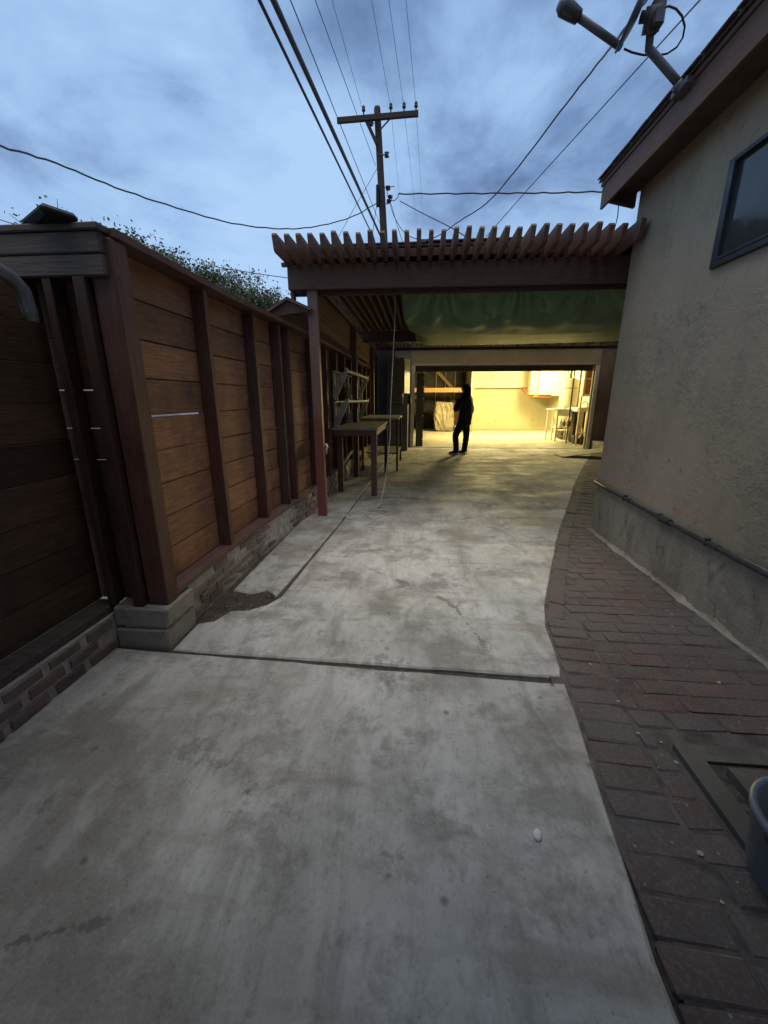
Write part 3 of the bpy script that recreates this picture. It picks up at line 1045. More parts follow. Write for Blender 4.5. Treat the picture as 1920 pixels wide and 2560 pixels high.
MB().box((-1.3, 11.86, 2.715), (5.2, 11.905, 2.79), .004).build('cross_beam', 'beam_x', pg)
NR = 30
for i in range(NR):
    x = lerp(-1.415, 1.905, i / (NR - 1))
    dy = random.uniform(-.02, .02)
    z0_, z1_ = 2.792 + random.uniform(-.003, .0), 2.935 + random.uniform(-.006, .006)
    ysrt = 4.26 + dy
    if x > 1.80:
        ysrt = 4.20 + dy
    MB().prism([(ysrt + 0.035, z0_ + 0.02), (ysrt + 0.06, z0_), (11.95, z0_), (11.95, z1_), (ysrt + .015, z1_), (ysrt, z1_ - .02)], 'X', x - 0.021, x + 0.021).build('rafter', 'beam_y', pg)
for i in range(8):
    x = 2.25 + i * .36
    MB().prism([(4.75, 2.792), (11.95, 2.792), (11.95, 2.935), (4.75, 2.935)], 'X', x - 0.021, x + 0.021).build('rafter', 'beam_y', pg)
# lath across the rafters near their tips, decking above
MB().box((-1.47, 4.745, 2.945), (1.92, 4.79, 2.972), .003).build('lath', 'beam_x', pg)
for i in range(NR - 1):
    xa_ = lerp(-1.415, 1.905, i / (NR - 1)) + .022
    MB().box((xa_, 4.655, 2.83), (xa_ + .0695, 4.68, 2.90), .002).build('blocking', 'beam_x', pg)
MB().box((-1.47, 4.60, 2.752), (-1.40, 4.64, 2.79), .003).build('lath', 'beam_x', pg)
xs = [-1.16, 0.0, 1.2, 1.93]
for q_, (a, b) in enumerate(zip(xs, xs[1:])):
    box('roof_sheet', (a - .03, 4.73, 2.974 + .012 * q_), (b + .03, 11.96, 2.984 + .012 * q_), 'deck', pg)
box('roof_sheet', (1.90, 4.73, 3.012), (5.25, 11.96, 3.025), 'deck', pg)
box('roof_sheet', (-1.46, 4.73, 2.974), (-1.255, 11.96, 2.986), 'deck', pg)
for i in range(9):
    y = 4.95 + i * .78
    box('blocking', (-1.254, y, 2.80), (-1.192, y + .16, 2.964), 'beam_y', pg)

# gabled cover over the fence head beside the post
lt = thing('fence_cover', (-1.4, 8, 2.2), 'dark peaked plank cover over the fence top beside the pergola post', 'roof')
pA, pB, pC = atY(655, 782, 4.62), atY(716, 741, 4.62), atY(775, 768, 4.62)
for (p, q) in ((pA, pB), (pB, pC)):
    MB().prism([(p.x, p.z), (q.x, q.z), (q.x, q.z - .03), (p.x, p.z - .03)], 'Y', 4.62, 11.8).build('cover_plank', 'deck', lt)
MB().prism([(pA.x + .02, pA.z - .032), (pB.x, pB.z - .032), (pC.x - .02, pC.z - .032)], 'Y', 4.66, 4.69).build('end_board', 'stud', lt)

# ------------------------------------------------------------------ green tarp slung under the rafters
GX, GYn = 130, 70
vs, fs = [], []
for j in range(GYn + 1):
    v = j / GYn
    for i in range(GX + 1):
        u = i / GX
        y = 4.93 + v * 4.2
        xl = lerp(-0.26, -0.10, min(1, v * 2.2))
        x = xl + u * (3.75 - xl)
        # steep front face, long flat belly that rises slowly towards the garage
        z = interp(((4.93, 2.68), (5.08, 2.585), (5.3, 2.43), (5.6, 2.315), (6.0, 2.27), (6.6, 2.295), (7.6, 2.375), (8.78, 2.47), (9.2, 2.60)), y)
        z += 0.02 * math.sin(u * 5.2 + 2.2) * math.sin(math.pi * min(1, v * 1.3)) + .07 * max(0, u - .45)
        # left edge gathers upwards
        z += 0.10 * math.exp(-(u / 0.03) ** 2) * min(1, v * 2)
        # fans of folds radiating from tie points on the front beam
        for (tu, amp, fr) in ((0.12, 0.085, 12), (0.33, 0.065, 13), (0.52, 0.055, 12)):
            du, dv = u - tu, v + 0.02
            ang = math.atan2(du * 3.8, dv * 4.2)
            rad = math.hypot(du * 3.8, dv * 4.2)
            fall = math.exp(-(rad / 1.1) ** 2) * min(1, rad / 0.2) * math.exp(-(v / .17) ** 4)
            z += amp * fall * math.sin(ang * fr + 1.5 * mnoise.noise(Vector((u * 5, v * 2, tu))))
        z += 0.006 * (1 - abs(mnoise.noise(Vector((u * 14 + v * 5, v * 3, 6)))) * 2) * math.exp(-((v - .2) / .25) ** 2) + 0.004 * mnoise.noise(Vector((u * 9, v * 7, 1.1))) + 0.003 * mnoise.noise(Vector((u * 30, v * 14, 4)))
        z = min(z, 2.775)
        if abs(y - 8.92) < 0.14:
            z = min(z, 2.545)
        vs.append((x, y, z))
for j in range(GYn):
    for i in range(GX):
        a = j * (GX + 1) + i
        fs.append((a, a + 1, a + GX + 2, a + GX + 1))
tp = MB().add(vs, fs).build('tarp', 'tarp', None, True)
md = tp.modifiers.new('thick', 'SOLIDIFY')
md.thickness = 0.003
tag(tp, 'sagging green tarpaulin slung under the pergola rafters', 'tarp')
for (px, py) in ((1112, 712), (1545, 708)):
    p = atY(px, py, 4.70)

# ------------------------------------------------------------------ house on the right
hs = thing('stucco_house', (HX + 3, 0, 0), 'beige stucco house with brown eave on the right', 'house')
wy0, wy1, wz0, wz1 = 2.10, 3.27, 2.27, 2.90     # window opening in the side wall


def wallpiece(y0, y1, z0, z1):
    box('wall', (HX, y0, z0), (HX + 0.2, y1, z1), 'stucco', hs)


wall_m = MB()
# side wall with opening, one mesh
Y = [-6.0, wy0, wy1, HY]
Z = [0.50, wz0, wz1, 3.28]
for i in range(3):
    for j in range(3):
        if i == 1 and j == 1:
            continue
        wall_m.add([(HX, Y[i], Z[j]), (HX, Y[i + 1], Z[j]), (HX, Y[i + 1], Z[j + 1]), (HX, Y[i], Z[j + 1])], [(0, 3, 2, 1)])
# reveal
wall_m.add([(HX, wy0, wz0), (HX, wy1, wz0), (HX + .12, wy1, wz0), (HX + .12, wy0, wz0)], [(0, 1, 2, 3)])
wall_m.add([(HX, wy0, wz1), (HX, wy1, wz1), (HX + .12, wy1, wz1), (HX + .12, wy0, wz1)], [(3, 2, 1, 0)])
wall_m.add([(HX, wy0, wz0), (HX, wy0, wz1), (HX + .12, wy0, wz1), (HX + .12, wy0, wz0)], [(0, 1, 2, 3)])
wall_m.add([(HX, wy1, wz0), (HX, wy1, wz1), (HX + .12, wy1, wz1), (HX + .12, wy1, wz0)], [(3, 2, 1, 0)])
# rear and front and far walls
wall_m.add([(HX, HY, 0.50), (9, HY, 0.50), (9, HY, 3.28), (HX, HY, 3.28)], [(0, 1, 2, 3)])
wall_m.add([(HX, -6, 0.50), (9, -6, 0.50), (9, -6, 3.28), (HX, -6, 3.28)], [(3, 2, 1, 0)])
wall_m.add([(9, -6, 0.50), (9, HY, 0.50), (9, HY, 3.28), (9, -6, 3.28)], [(0, 3, 2, 1)])
me = bpy.data.meshes.new('wall')
me.from_pydata(wall_m.v, [], wall_m.f)
bm_ = bmesh.new()
bm_.from_mesh(me)
bmesh.ops.remove_doubles(bm_, verts=bm_.verts[:], dist=1e-4)
bmesh.ops.recalc_face_normals(bm_, faces=bm_.faces[:])
bm_.to_mesh(me)
bm_.free()
link('wall', me, 'stucco', hs)
# rounded stucco arris at the corner (softens the edge)
box('foundation', (HX - 0.005, -6.0, -0.1), (9.0, HY + 0.005, 0.499), 'foundation', hs, 0.01)
# dirt fillet along the wall foot
vs, fs = [], []
k = 260
for i in range(k + 1):
    y = lerp(0.3, HY + .02, i / k)
    w_ = max(.004, 0.018 + 0.03 * mnoise.noise(Vector((y * 3, 0, 2))) + .02 * mnoise.noise(Vector((y * 14, 0, 5))))
    h_ = max(.004, 0.02 + 0.03 * mnoise.noise(Vector((y * 5, 4, 2))) + .02 * mnoise.noise(Vector((y * 17, 3, 5))))
    vs += [(HX - 0.005, y, h_), (HX - 0.005 - w_ * .6, y, h_ * .35), (HX - .02 - w_, y, -.008), (HX - .005, y, -.02)]
for i in range(k):
    for j in range(3):
        fs.append((i * 4 + j, i * 4 + 4 + j, i * 4 + 5 + j, i * 4 + 1 + j))
MB().add(vs, fs).build('foot_fillet', 'foundation', hs)
# eave
EX = 1.70
box('soffit', (EX + .028, -6.3, 3.262), (HX - .002, 4.66, 3.277), 'soffit', hs)
for yy in (4.58,):
    MB().prism([(EX + .03, 3.205), (HX - .004, 3.15), (HX - .004, 3.26), (EX + .03, 3.26)], 'Y', yy - .022, yy + .022).build('rafter_tail', 'soffit', hs)
MB().box((EX, -6.3, 3.19), (EX + .026, 4.70, 3.375), .003).build('fascia_board', 'fascia', hs)
MB().box((EX - 0.012, -6.3, 3.378), (EX + .03, 4.71, 3.41), .003).build('drip_edge', 'fascia', hs)
MB().prism([(EX - .03, 3.412), (EX - .03, 3.44), (5.4, 4.86), (5.4, 4.83)], 'Y', -6.3, 4.72).build('roof', 'shingle', hs)
MB().prism([(9.3, 3.412), (9.3, 3.44), (5.41, 4.86), (5.41, 4.83)], 'Y', -6.3, 4.72).build('roof', 'shingle', hs)
MB().prism([(EX + .03, 3.27), (9.0, 3.27), (5.4, 4.8)], 'Y', 4.45, 4.49).build('gable', 'stucco', hs)
# shingle butts along the eave
shm = MB().box((-0.045, -0.14, 0), (0.03, 0.14, 0.012), .003).mesh('shingle')
for i in range(22):
    piece('shingle', shm, (EX - .012, 4.55 - i * .29, 3.442), (0, R(-20), random.uniform(-.02, .02)), (1, 1, 1), 'shingle', hs)
# window
wf = thing_part = bpy.data.objects.new('window', None)
COL.objects.link(wf)
wf.parent = hs
wf.matrix_parent_inverse = parent_inv(hs)
def wpart(a, b, nm, mt, bev=.003):
    o_ = MB().box(a, b, bev).build(nm, mt)
    o_.parent = wf
    o_.matrix_parent_inverse = Matrix.Translation(hs.location).inverted() @ Matrix.Translation(hs.location)
    return o_
fw_ = 0.055
wpart((HX - .018, wy0 + .002, wz0 + .002), (HX + .05, wy0 + fw_, wz1 - .002), 'frame_side', 'frame_dark')
wpart((HX - .018, wy1 - fw_, wz0 + .002), (HX + .05, wy1 - .002, wz1 - .002), 'frame_side', 'frame_dark')
wpart((HX - .018, wy0 + fw_ + .001, wz1 - .03), (HX + .05, wy1 - fw_ - .001, wz1 - .002), 'frame_top', 'frame_dark')
wpart((HX - .03, wy0 + fw_ + .001, wz0 + .002), (HX + .05, wy1 - fw_ - .001, wz0 + .035), 'sill', 'frame_dark')
wpart((HX - .022, wy0 + fw_ + .001, wz0 + .042), (HX + .05, wy1 - fw_ - .001, wz0 + .062), 'sash_rail', 'frame_dark')
wpart((HX + .012, wy0 + fw_, wz0 + .03), (HX + .02, wy1 - fw_, wz1 - .028), 'pane', 'glass', 0)
# the wire stub hanging from the eave end
o = MB().tube([(1.84, 4.62, 3.2), (1.845, 4.62, 3.1), (1.835, 4.62, 3.02), (1.815, 4.60, 2.945)], 0.0045, 6).build('eave_wire', 'wire_black', None, True)
tag(o, 'thin dark wire hanging from the eave end to the pergola', 'wire')
# conduit
cd = thing('conduit', (HX - .03, 3.2, 0.5), 'dark conduit pipe running along the foot of the stucco wall', 'pipe')
cp = [(HX - .032, -5.5, 0.47), (HX - .032, 1.0, 0.475), (HX - .032, 2.2, 0.485), (HX - .032, 3.15, 0.505), (HX - .030, 4.2, 0.535), (HX - .030, HY + .01, 0.545)]
MB().tube(cp, 0.017, 10).build('pipe', 'conduit', cd, True)
for yy, zc in ((3.17, 0.506), (2.62, 0.494), (3.75, 0.522), (1.2, 0.477)):
    big = yy == 3.17
    MB().tube([(HX - .032, yy - (.06 if big else .03), zc), (HX - .032, yy + (.06 if big else .03), zc + .002)], 0.027 if big else 0.0205, 10).build('coupling', 'conduit', cd)
    MB().box((HX - .05, yy + .07, zc - .02), (HX - .0125, yy + .09, zc + .034), .003).build('strap', 'dark_metal', cd)

# ------------------------------------------------------------------ satellite dish on the eave
dsh = thing('satellite_dish', (EX + .05, 2.95, 3.43), 'grey satellite dish seen edge-on, bolted to the eave', 'satellite dish')
DX = EX - .03
b0 = atX(1704, 217, DX)
DD = (b0 - Vector((0, 0, 1.42))).length
ATX = lambda px, py, q: atD(px, py, DD + (q - DX))
b1 = ATX(1622, 122, DX)
b2 = ATX(1628, 60, DX)
MB().tube([b0, b0.lerp(b1, .5), b0.lerp(b1, .93), b1, b1.lerp(b2, .25), b2], [.024] * 6, 12).build('mast', 'dish_grey', dsh, True)
MB().box((DX - .03, b0.y - .10, b0.z - .04), (DX + .055, b0.y + .07, b0.z + .005), .008).build('foot_plate', 'dish_grey', dsh)
MB().tube([b0 + Vector((0, 0, -.01)), b0 + (b1 - b0) * .12], 0.04, 12).build('foot_collar', 'dish_grey', dsh, True)
# reflector: a shallow bowl whose rim plane holds the view ray, so it shows its edge
e1, e2 = ATX(1546, 138, DX), ATX(1640, -70, DX - .02)
mid = (e1 + e2) / 2
ax1 = (e2 - e1).normalized()
view = (mid - Vector((0, 0, 1.42))).normalized()
ax2 = (view - ax1 * view.dot(ax1)).normalized()
nrm = ax1.cross(ax2).normalized()
arm_end = ATX(1420, 22, DX)
if nrm.dot(ATX(1420, 22, DX) - mid) < 0:
    nrm = -nrm
Rr = (e2 - e1).length / 2
vs, fs = [], []
rn, sn = 8, 36
for i in range(rn + 1):
    r_ = Rr * i / rn
    for j in range(sn):
        a = 2 * math.pi * j / sn
        vs.append(mid + (ax1 * math.cos(a) + ax2 * math.sin(a)) * r_ + nrm * (0.20 * Rr * ((i / rn) ** 2 - 1) + .02))
for i in range(rn):
    for j in range(sn):
        k = (j + 1) % sn
        fs.append((i * sn + j, i * sn + k, (i + 1) * sn + k, (i + 1) * sn + j))
o = MB().add(vs, fs).build('reflector', 'dish_grey', dsh, True)
md = o.modifiers.new('thick', 'SOLIDIFY')
md.thickness = .012
# bracket behind the reflector, arm and feed horn
bk_c = ATX(1640, 40, DX)
MB().tube([ATX(1625, 85, DX), ATX(1640, 10, DX)], .05, 12).build('bracket', 'dish_grey', dsh, True)
MB().box(tuple(bk_c - Vector((.035, .055, .075))), tuple(bk_c + Vector((.035, .04, .075))), .012).build('bracket_plate', 'dark_metal', dsh)
MB().tube([bk_c, mid - nrm * Rr * .16], .03, 10).build('back_strut', 'dark_metal', dsh, True)
a0 = ATX(1552, 118, DX)
a1 = atD(1440, 38, DD - .12)
MB().tube([a0, a1], .022, 10).build('feed_arm', 'dish_grey', dsh, True)
dr = (a1 - a0).normalized()
MB().tube([a1 - dr * .02, a1 + dr * .03, a1 + dr * .10, a1 + dr * .13], [.036, .042, .048, .03], 14).build('feed_horn', 'dark_metal', dsh, True)
lpx = [(1560, 122), (1580, 131), (1605, 137), (1640, 139), (1668, 134), (1692, 118), (1707, 94), (1712, 66), (1705, 40), (1690, 22), (1672, 15), (1655, 21), (1644, 34)]
MB().tube([ATX(px, py, DX + .03 * math.sin(i * .5)) for i, (px, py) in enumerate(lpx)], .006, 6).build('coax_loop', 'wire_black', dsh, True)

# ------------------------------------------------------------------ utility pole and wires
PY = 23.0
pt, pbse = atY(943, 268, PY), atY(960, 590, PY)
dx = (pbse.x - pt.x) / (pt.z - pbse.z)
pole = thing('utility_pole', (pt.x + dx * pt.z, PY, -.14), 'dark wooden utility pole with crossarm rising behind the pergola', 'utility pole')
ptb = Vector((pt.x + dx * pt.z, PY, -.14))
MB().tube([ptb, ptb.lerp(pt, .5), pt - Vector((0, 0, .1)), pt], [.22, .185, .155, .14], 16).build('shaft', 'pole_wood', pole, True)
ca, cb = atY(843, 302, PY - .3), atY(1046, 284, PY - .3)
xa = (cb - ca).normalized()
cm_ = MB()
upv = Vector((0, 0, 1))
def obox(a, b, w, h):
    """box beam along a-b"""
    a, b = Vector(a), Vector(b)
    t = (b - a).normalized()
    s_ = t.cross(Vector((0, 0, 1)))
    s_ = s_.normalized() if s_.length > 1e-3 else Vector((1, 0, 0))
    u_ = s_.cross(t).normalized()
    vs = []
    for p in (a, b):
        for (i, j) in ((-1, -1), (1, -1), (1, 1), (-1, 1)):
            vs.append(p + s_ * i * w / 2 + u_ * j * h / 2)
    return MB().add(vs, [(0, 1, 2, 3), (7, 6, 5, 4), (0, 4, 5, 1), (1, 5, 6, 2), (2, 6, 7, 3), (3, 7, 4, 0)])
obox(ca, cb, .16, .20).build('crossarm', 'pole_wood', pole)
obox(atY(914, 298, PY - .28), atY(942, 360, PY - .28), .10, .14).build('brace', 'pole_wood', pole)
MB().tube([atY(976, 296, PY - .25), atY(951, 324, PY - .25)], .035, 8).build('brace_strap', 'dark_metal', pole)
INS = [(909, 287), (977, 281), (1010, 279), (1040, 277)]
for (px, py) in INS:
    p = atY(px, py, PY - .3)
    MB().lathe([(.03, 0), (.03, .12), (.085, .14), (.085, .2), (.05, .24), (.08, .27), (.05, .34), (.02, .36)], p, 12).build('insulator', 'insulator', pole, True)
for (px, py, s_) in ((927, 308, .12), (967, 387, .16)):
    p = atY(px, py, PY - .25)
    q = atY(950 if px > 950 else 935, py, PY - .25)
    MB().tube([q, p], .03, 8).build('spool_pin', 'dark_metal', pole)
    MB().lathe([(.03, -.12), (.12, -.08), (.06, 0), (.12, .08), (.03, .12)], p, 12).build('spool_insulator', 'insulator', pole, True)
# terminal hardware below: boxes, coils
for (px, py, w_, h_) in ((970, 470, .22, .16), (975, 492, .18, .12), (972, 503, .2, .14), (944, 490, .14, .9), (944, 476, .1, .2)):
    p = atY(px, py, PY - .2)
    MB().box((p.x - w_ / 2, p.y - .1, p.z - h_ / 2), (p.x + w_ / 2, p.y + .1, p.z + h_ / 2), .03).build('terminal_box', 'black_metal', pole)
for (cx, cy, rx, ry) in ((968, 488, 13, 22), (982, 484, 14, 18)):
    MB().tube([atY(cx + rx * math.cos(a), cy + ry * math.sin(a), PY - .3) for a in [2 * math.pi * i / 18 * .8 for i in range(19)]], .018, 6).build('jumper_loop', 'wire_black', pole, True)


def wire(name, pts, r, label, cat='wire', group=None):
    o_ = MB().tube(pts, r, 7).build(name, 'wire_black', None, True)
    return tag(o_, label, cat, group)


G_ = 'overhead lines from the utility pole'
# long spans that pass overhead towards the left and behind the camera
def span(p0, px, py, zc, s_):
    """from the pole point to where the photograph's top edge meets height zc, carried on past it"""
    a = Vector(p0)
    b = atZ(px, py, zc)
    c_ = a + (b - a) * 1.35
    return sag(a, c_, s_, 24)
wire('power_cable', span(atY(958, 605, PY - .4), 683, 0, 6.6, 0), .044, 'thickest black cable running overhead to the pole, second from the left', 'cable', G_)
wire('power_cable', span(atY(932, 590, PY - .4), 648, 0, 6.6, 0), .026, 'leftmost black overhead cable, just left of the thickest one', 'cable', G_)
wire('thin_wire', span(atY(956, 575, PY - .4), 726, 0, 8.5, 0), .011, 'thin wire crossing the left tip of the crossarm', 'wire', G_)
wire('thin_wire', span(atY(939, 414, PY - .2), 788, 0, 11.5, 0), .011, 'thin wire passing just left of the crossarm brace to the pole', 'wire', G_)
wire('thin_wire', span(atY(908, 280, PY - .3), 830, 0, 14.0, 0), .008, 'faint wire on the crossarm insulator left of the pole', 'wire', G_)
wire('thin_wire', span(atY(977, 273, PY - .3), 929, 0, 14.1, 0), .008, 'faint wire on the first crossarm insulator right of the pole', 'wire', G_)
wire('thin_wire', span(atY(1010, 271, PY - .3), 972, 0, 14.2, 0), .008, 'faint wire on the middle crossarm insulator right of the pole', 'wire', G_)
wire('thin_wire', span(atY(1040, 268, PY - .3), 1015, 0, 14.2, 0), .008, 'faint wire on the crossarm end insulator farthest right', 'wire', G_)
# the same three lines going on beyond the pole
for (px, py, qx, qy, lab) in ((977, 273, 1006, 560, 'first'), (1010, 271, 1042, 560, 'second'), (1040, 268, 1058, 560, 'third')):
    a = atY(px, py, PY - .3)
    b = atY(qx, qy, 70)
    wire('far_wire', [a, a.lerp(b, .5), b], .008, 'very faint wire dropping behind the pole towards the horizon, %s from the left' % lab, 'wire', G_)


def drop(pix, Y0, Y1, r, name, label, tw=0.0):
    pts = []
    for i, (px, py) in enumerate(pix):
        pts.append(atY(px, py, lerp(Y0, Y1, i / (len(pix) - 1))))
    # smooth (Catmull-Rom)
    out = []
    for i in range(len(pts) - 1):
        p0, p1, p2, p3 = pts[max(i - 1, 0)], pts[i], pts[i + 1], pts[min(i + 2, len(pts) - 1)]
        for j in range(6):
            t = j / 6
            out.append(0.5 * ((2 * p1) + (p2 - p0) * t + (2 * p0 - 5 * p1 + 4 * p2 - p3) * t * t + (3 * p1 - p0 - 3 * p2 + p3) * t ** 3))
    out.append(pts[-1])
    if tw:
        out = twist(out, tw, 1.7)
    return wire(name, out, r, label, 'wire', G_)


drop([(946, 505), (880, 542), (790, 566), (700, 572), (580, 558), (440, 519), (290, 469), (140, 408), (0, 365), (-160, 312)], PY - .2, 7.5, .022, 'service_drop', 'sagging twisted service drop crossing the sky to the left edge', .012)
drop([(997, 485), (1120, 484), (1250, 483), (1380, 482), (1500, 479), (1640, 476)], PY - .2, 20.0, .03, 'service_drop', 'nearly level twisted line from the pole to behind the house eave', .02)
drop([(975, 508), (985, 540), (1010, 580), (1045, 598), (1090, 592), (1150, 552), (1220, 505), (1300, 412), (1400, 280), (1490, 165), (1537, 106), (1600, 20), (1660, -60)], PY - .2, 4.2, .016, 'service_drop', 'heavy sagging line curving up past the satellite dish', .004)
drop([(1215, 592), (1330, 462), (1480, 297), (1620, 143), (1750, 0), (1840, -100)], 16.0, 4.0, .011, 'thin_drop', 'straight thin line rising to the upper right in front of the dish')
drop([(1000, 503), (1060, 535), (1120, 565), (1170, 595)], PY - .2, 15.0, .02, 'thin_drop', 'thin line sloping down right from the pole hardware behind the pergola')
drop([(978, 510), (992, 560), (1008, 610)], PY - .2, 19.0, .014, 'thin_drop', 'short thin line falling right of the pole to the pergola roof')
drop([(943, 505), (936, 550), (930, 600)], PY - .2, 19.0, .014, 'thin_drop', 'short thin line falling left of the pole to the pergola roof')
drop([(942, 422), (915, 470), (880, 530), (845, 595)], PY - .1, 27.0, .012, 'guy_wire', 'guy wire slanting down left from the pole shaft')
wire('street_wire', [atY(-150, 503, 16), atY(60, 568, 17)], .016, 'wire at the left edge running behind the floodlight', 'wire', G_)
wire('street_wire', sag(atY(500, 660, 30), atY(760, 700, 30), .05, 8), .025, 'distant level wire above the hedge, left of the pergola', 'wire', G_)

# ------------------------------------------------------------------ trees beyond the fence
def tree(name, label, base, crown_c, rad, nleaf, seed, ls=.09):
    rn_ = random.Random(seed)
    t_ = thing(name, base, label, 'tree', 'trees beyond the fence')
    b_ = Vector(base)
    c_ = Vector(crown_c)
    tr = MB()
    tr.tube([b_, b_.lerp(c_, .45) + Vector((.06, .05, 0)), b_.lerp(c_, .8), c_], [.12, .09, .06, .02], 8)
    tips = []
    for i in range(16):
        d = Vector((rn_.gauss(0, 1), rn_.gauss(0, 1), rn_.gauss(.35, .7))).normalized()
        e_ = c_ + Vector((d.x * rad[0], d.y * rad[1], d.z * rad[2])) * rn_.uniform(.6, 1.0)
        s0 = b_.lerp(c_, rn_.uniform(.5, .95))
        tr.tube([s0, s0.lerp(e_, .55) + Vector((0, 0, .08)), e_], [.035, .02, .009], 5)
        tips.append(e_)
    tr.build('trunk', 'bark', t_, True)
    clumps = [(p, rn_.uniform(.28, .5)) for p in tips]
    for i in range(14):
        d = Vector((rn_.gauss(0, 1), rn_.gauss(0, 1), rn_.gauss(0, .8))).normalized() * rn_.uniform(.2, .9)
        clumps.append((c_ + Vector((d.x * rad[0], d.y * rad[1], d.z * rad[2])), rn_.uniform(.3, .55)))
    tw = MB()
    for (p, r_) in clumps:
        for w in range(5):
            e_ = p + Vector((rn_.gauss(0, .5), rn_.gauss(0, .5), rn_.gauss(.15, .45))) * r_
            tw.tube([p.lerp(c_, .25), p, e_], [.012, .008, .004], 4)
    tw.build('twigs', 'bark', t_)
    lv = MB()
    for i in range(nleaf):
        p, r_ = rn_.choice(clumps)
        q = p + Vector((rn_.gauss(0, .42), rn_.gauss(0, .42), rn_.gauss(0, .36))) * r_
        a = Vector((rn_.gauss(0, 1), rn_.gauss(0, 1), rn_.gauss(-.3, .8))).normalized()
        s_ = a.cross(Vector((rn_.gauss(0, 1), rn_.gauss(0, 1), rn_.gauss(0, 1)))).normalized()
        l_ = ls * rn_.uniform(.6, 1.3)
        w_ = l_ * .32
        lv.add([q, q + a * l_ * .5 + s_ * w_, q + a * l_, q + a * l_ * .5 - s_ * w_], [(0, 1, 2, 3)])
    me = bpy.data.meshes.new('crown')
    me.from_pydata(lv.v, [], lv.f)
    link('crown', me, 'leaf', t_)


def tree_at(px, py, Y, rx, rz, label, n_, sd, ls=.09):
    c_ = atY(px, py, Y)
    tree('leafy_tree', label, (c_.x, Y, -.14), c_, (rx, rx, rz), n_, sd, ls)


tree_at(170, 622, 9.0, .8, .52, 'sparse tree top just right of the floodlight', 1300, 1, .07)
tree_at(360, 694, 9.5, .95, .78, 'airy tree whose twigs rise behind the fence corner', 9000, 2, .07)
tree_at(465, 738, 10.5, .95, .80, 'dense rounded tree behind the middle of the fence', 14000, 3, .07)
tree_at(560, 766, 11.5, .9, .72, 'dense bushy tree over the third fence bay', 14000, 4, .07)
tree_at(650, 795, 12.5, .8, .62, 'small leafy tree beside the peaked plank cover', 13000, 5, .07)
tree_at(610, 748, 17.0, 1.3, 1.15, 'thin twiggy tree farther back, left of the pergola end', 1600, 6, .09)

# ------------------------------------------------------------------ garage
ga = thing('garage', (2.6, 12.4, 0), 'open lit garage with cream interior at the end of the driveway', 'garage')
GF, GBK = 12.40, 20.5
GL, GR = -0.75, 6.15
OL, OR_ = -0.16, 4.93
ZO = 2.36
box('front_wall', (GL, GF, -.1), (OL - .1, GF + .14, 2.95), 'brown_wall', ga)
box('front_wall', (OR_ + .1, GF, -.1), (GR + .2, GF + .14, 2.95), 'brown_wall', ga)
box('front_header', (OL - .099, GF + .002, ZO + .001), (OR_ + .099, GF + .138, 2.95), 'fascia_garage', ga)
box('header_trim', (OL - .06, GF - .03, ZO + .0), (OR_ + .06, GF + .0, ZO + .05), 'garage_trim', ga, .004)
box('jamb', (OL - .098, GF - .02, 0.0), (OL, GF + .139, ZO - .002), 'jamb', ga, .004)
box('jamb', (OR_, GF - .02, 0.0), (OR_ + .098, GF + .139, ZO - .002), 'jamb', ga, .004)
box('jamb_stop', (OR_ - .035, GF + .05, 0.0), (OR_ - .002, GF + .12, ZO - .002), 'garage_trim', ga, .004)
# raised sectional door: lowest panel hangs under the header, the rest lies under the ceiling
box('door_panel', (OL + .01, GF + .17, 2.20), (OR_ - .01, GF + .215, 2.48), 'dark_panel', ga, .004)
for i in range(4):
    box('door_panel', (OL + .01, GF + .26 + i * .53, 2.50), (OR_ - .01, GF + .26 + i * .53 + .52, 2.54), 'dark_panel', ga, .004)
for xx in (OL - .04, OR_ + .02):
    MB().tube([(xx, GF + .19, .02), (xx, GF + .19, 2.2), (xx, GF + .26, 2.42), (xx, GF + .5, 2.47), (xx, GF + 2.6, 2.47)], .02, 6).build('door_track', 'dark_metal', ga, True)
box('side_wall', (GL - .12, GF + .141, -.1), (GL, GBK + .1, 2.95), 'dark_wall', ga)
box('side_wall', (GR, GF + .141, -.1), (GR + .12, GBK + .1, 2.95), 'cream', ga)
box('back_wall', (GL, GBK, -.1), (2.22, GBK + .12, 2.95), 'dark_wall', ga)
box('back_wall', (2.221, GBK - .02, -.1), (GR, GBK + .12, 2.95), 'cream', ga)
box('partition_end', (2.19, GBK - 2.3, 0), (2.27, GBK - .022, 2.72), 'cream', ga)
box('partition_trim', (2.275, GBK - 2.34, 0), (2.33, GBK - 2.29, 2.72), 'orange_wood', ga, .004)
box('baseboard', (2.34, GBK - .045, 0.008), (GR - .002, GBK - .021, 0.10), 'tan_side', ga, .003)
box('floor', (GL, GF + .0, -.1), (GR, GBK, 0.006), 'garage_floor', ga)
box('ceiling', (GL, GF + .15, 2.73), (GR, GBK - .03, 2.75), 'cream', ga)
MB().prism([(GL - .4, 2.952), (GR + .5, 2.952), (GR + .5, 2.99), ((GL + GR) / 2, 3.25), (GL - .4, 2.99)], 'Y', GF - .12, GBK + .4).build('roof', 'shingle', ga)
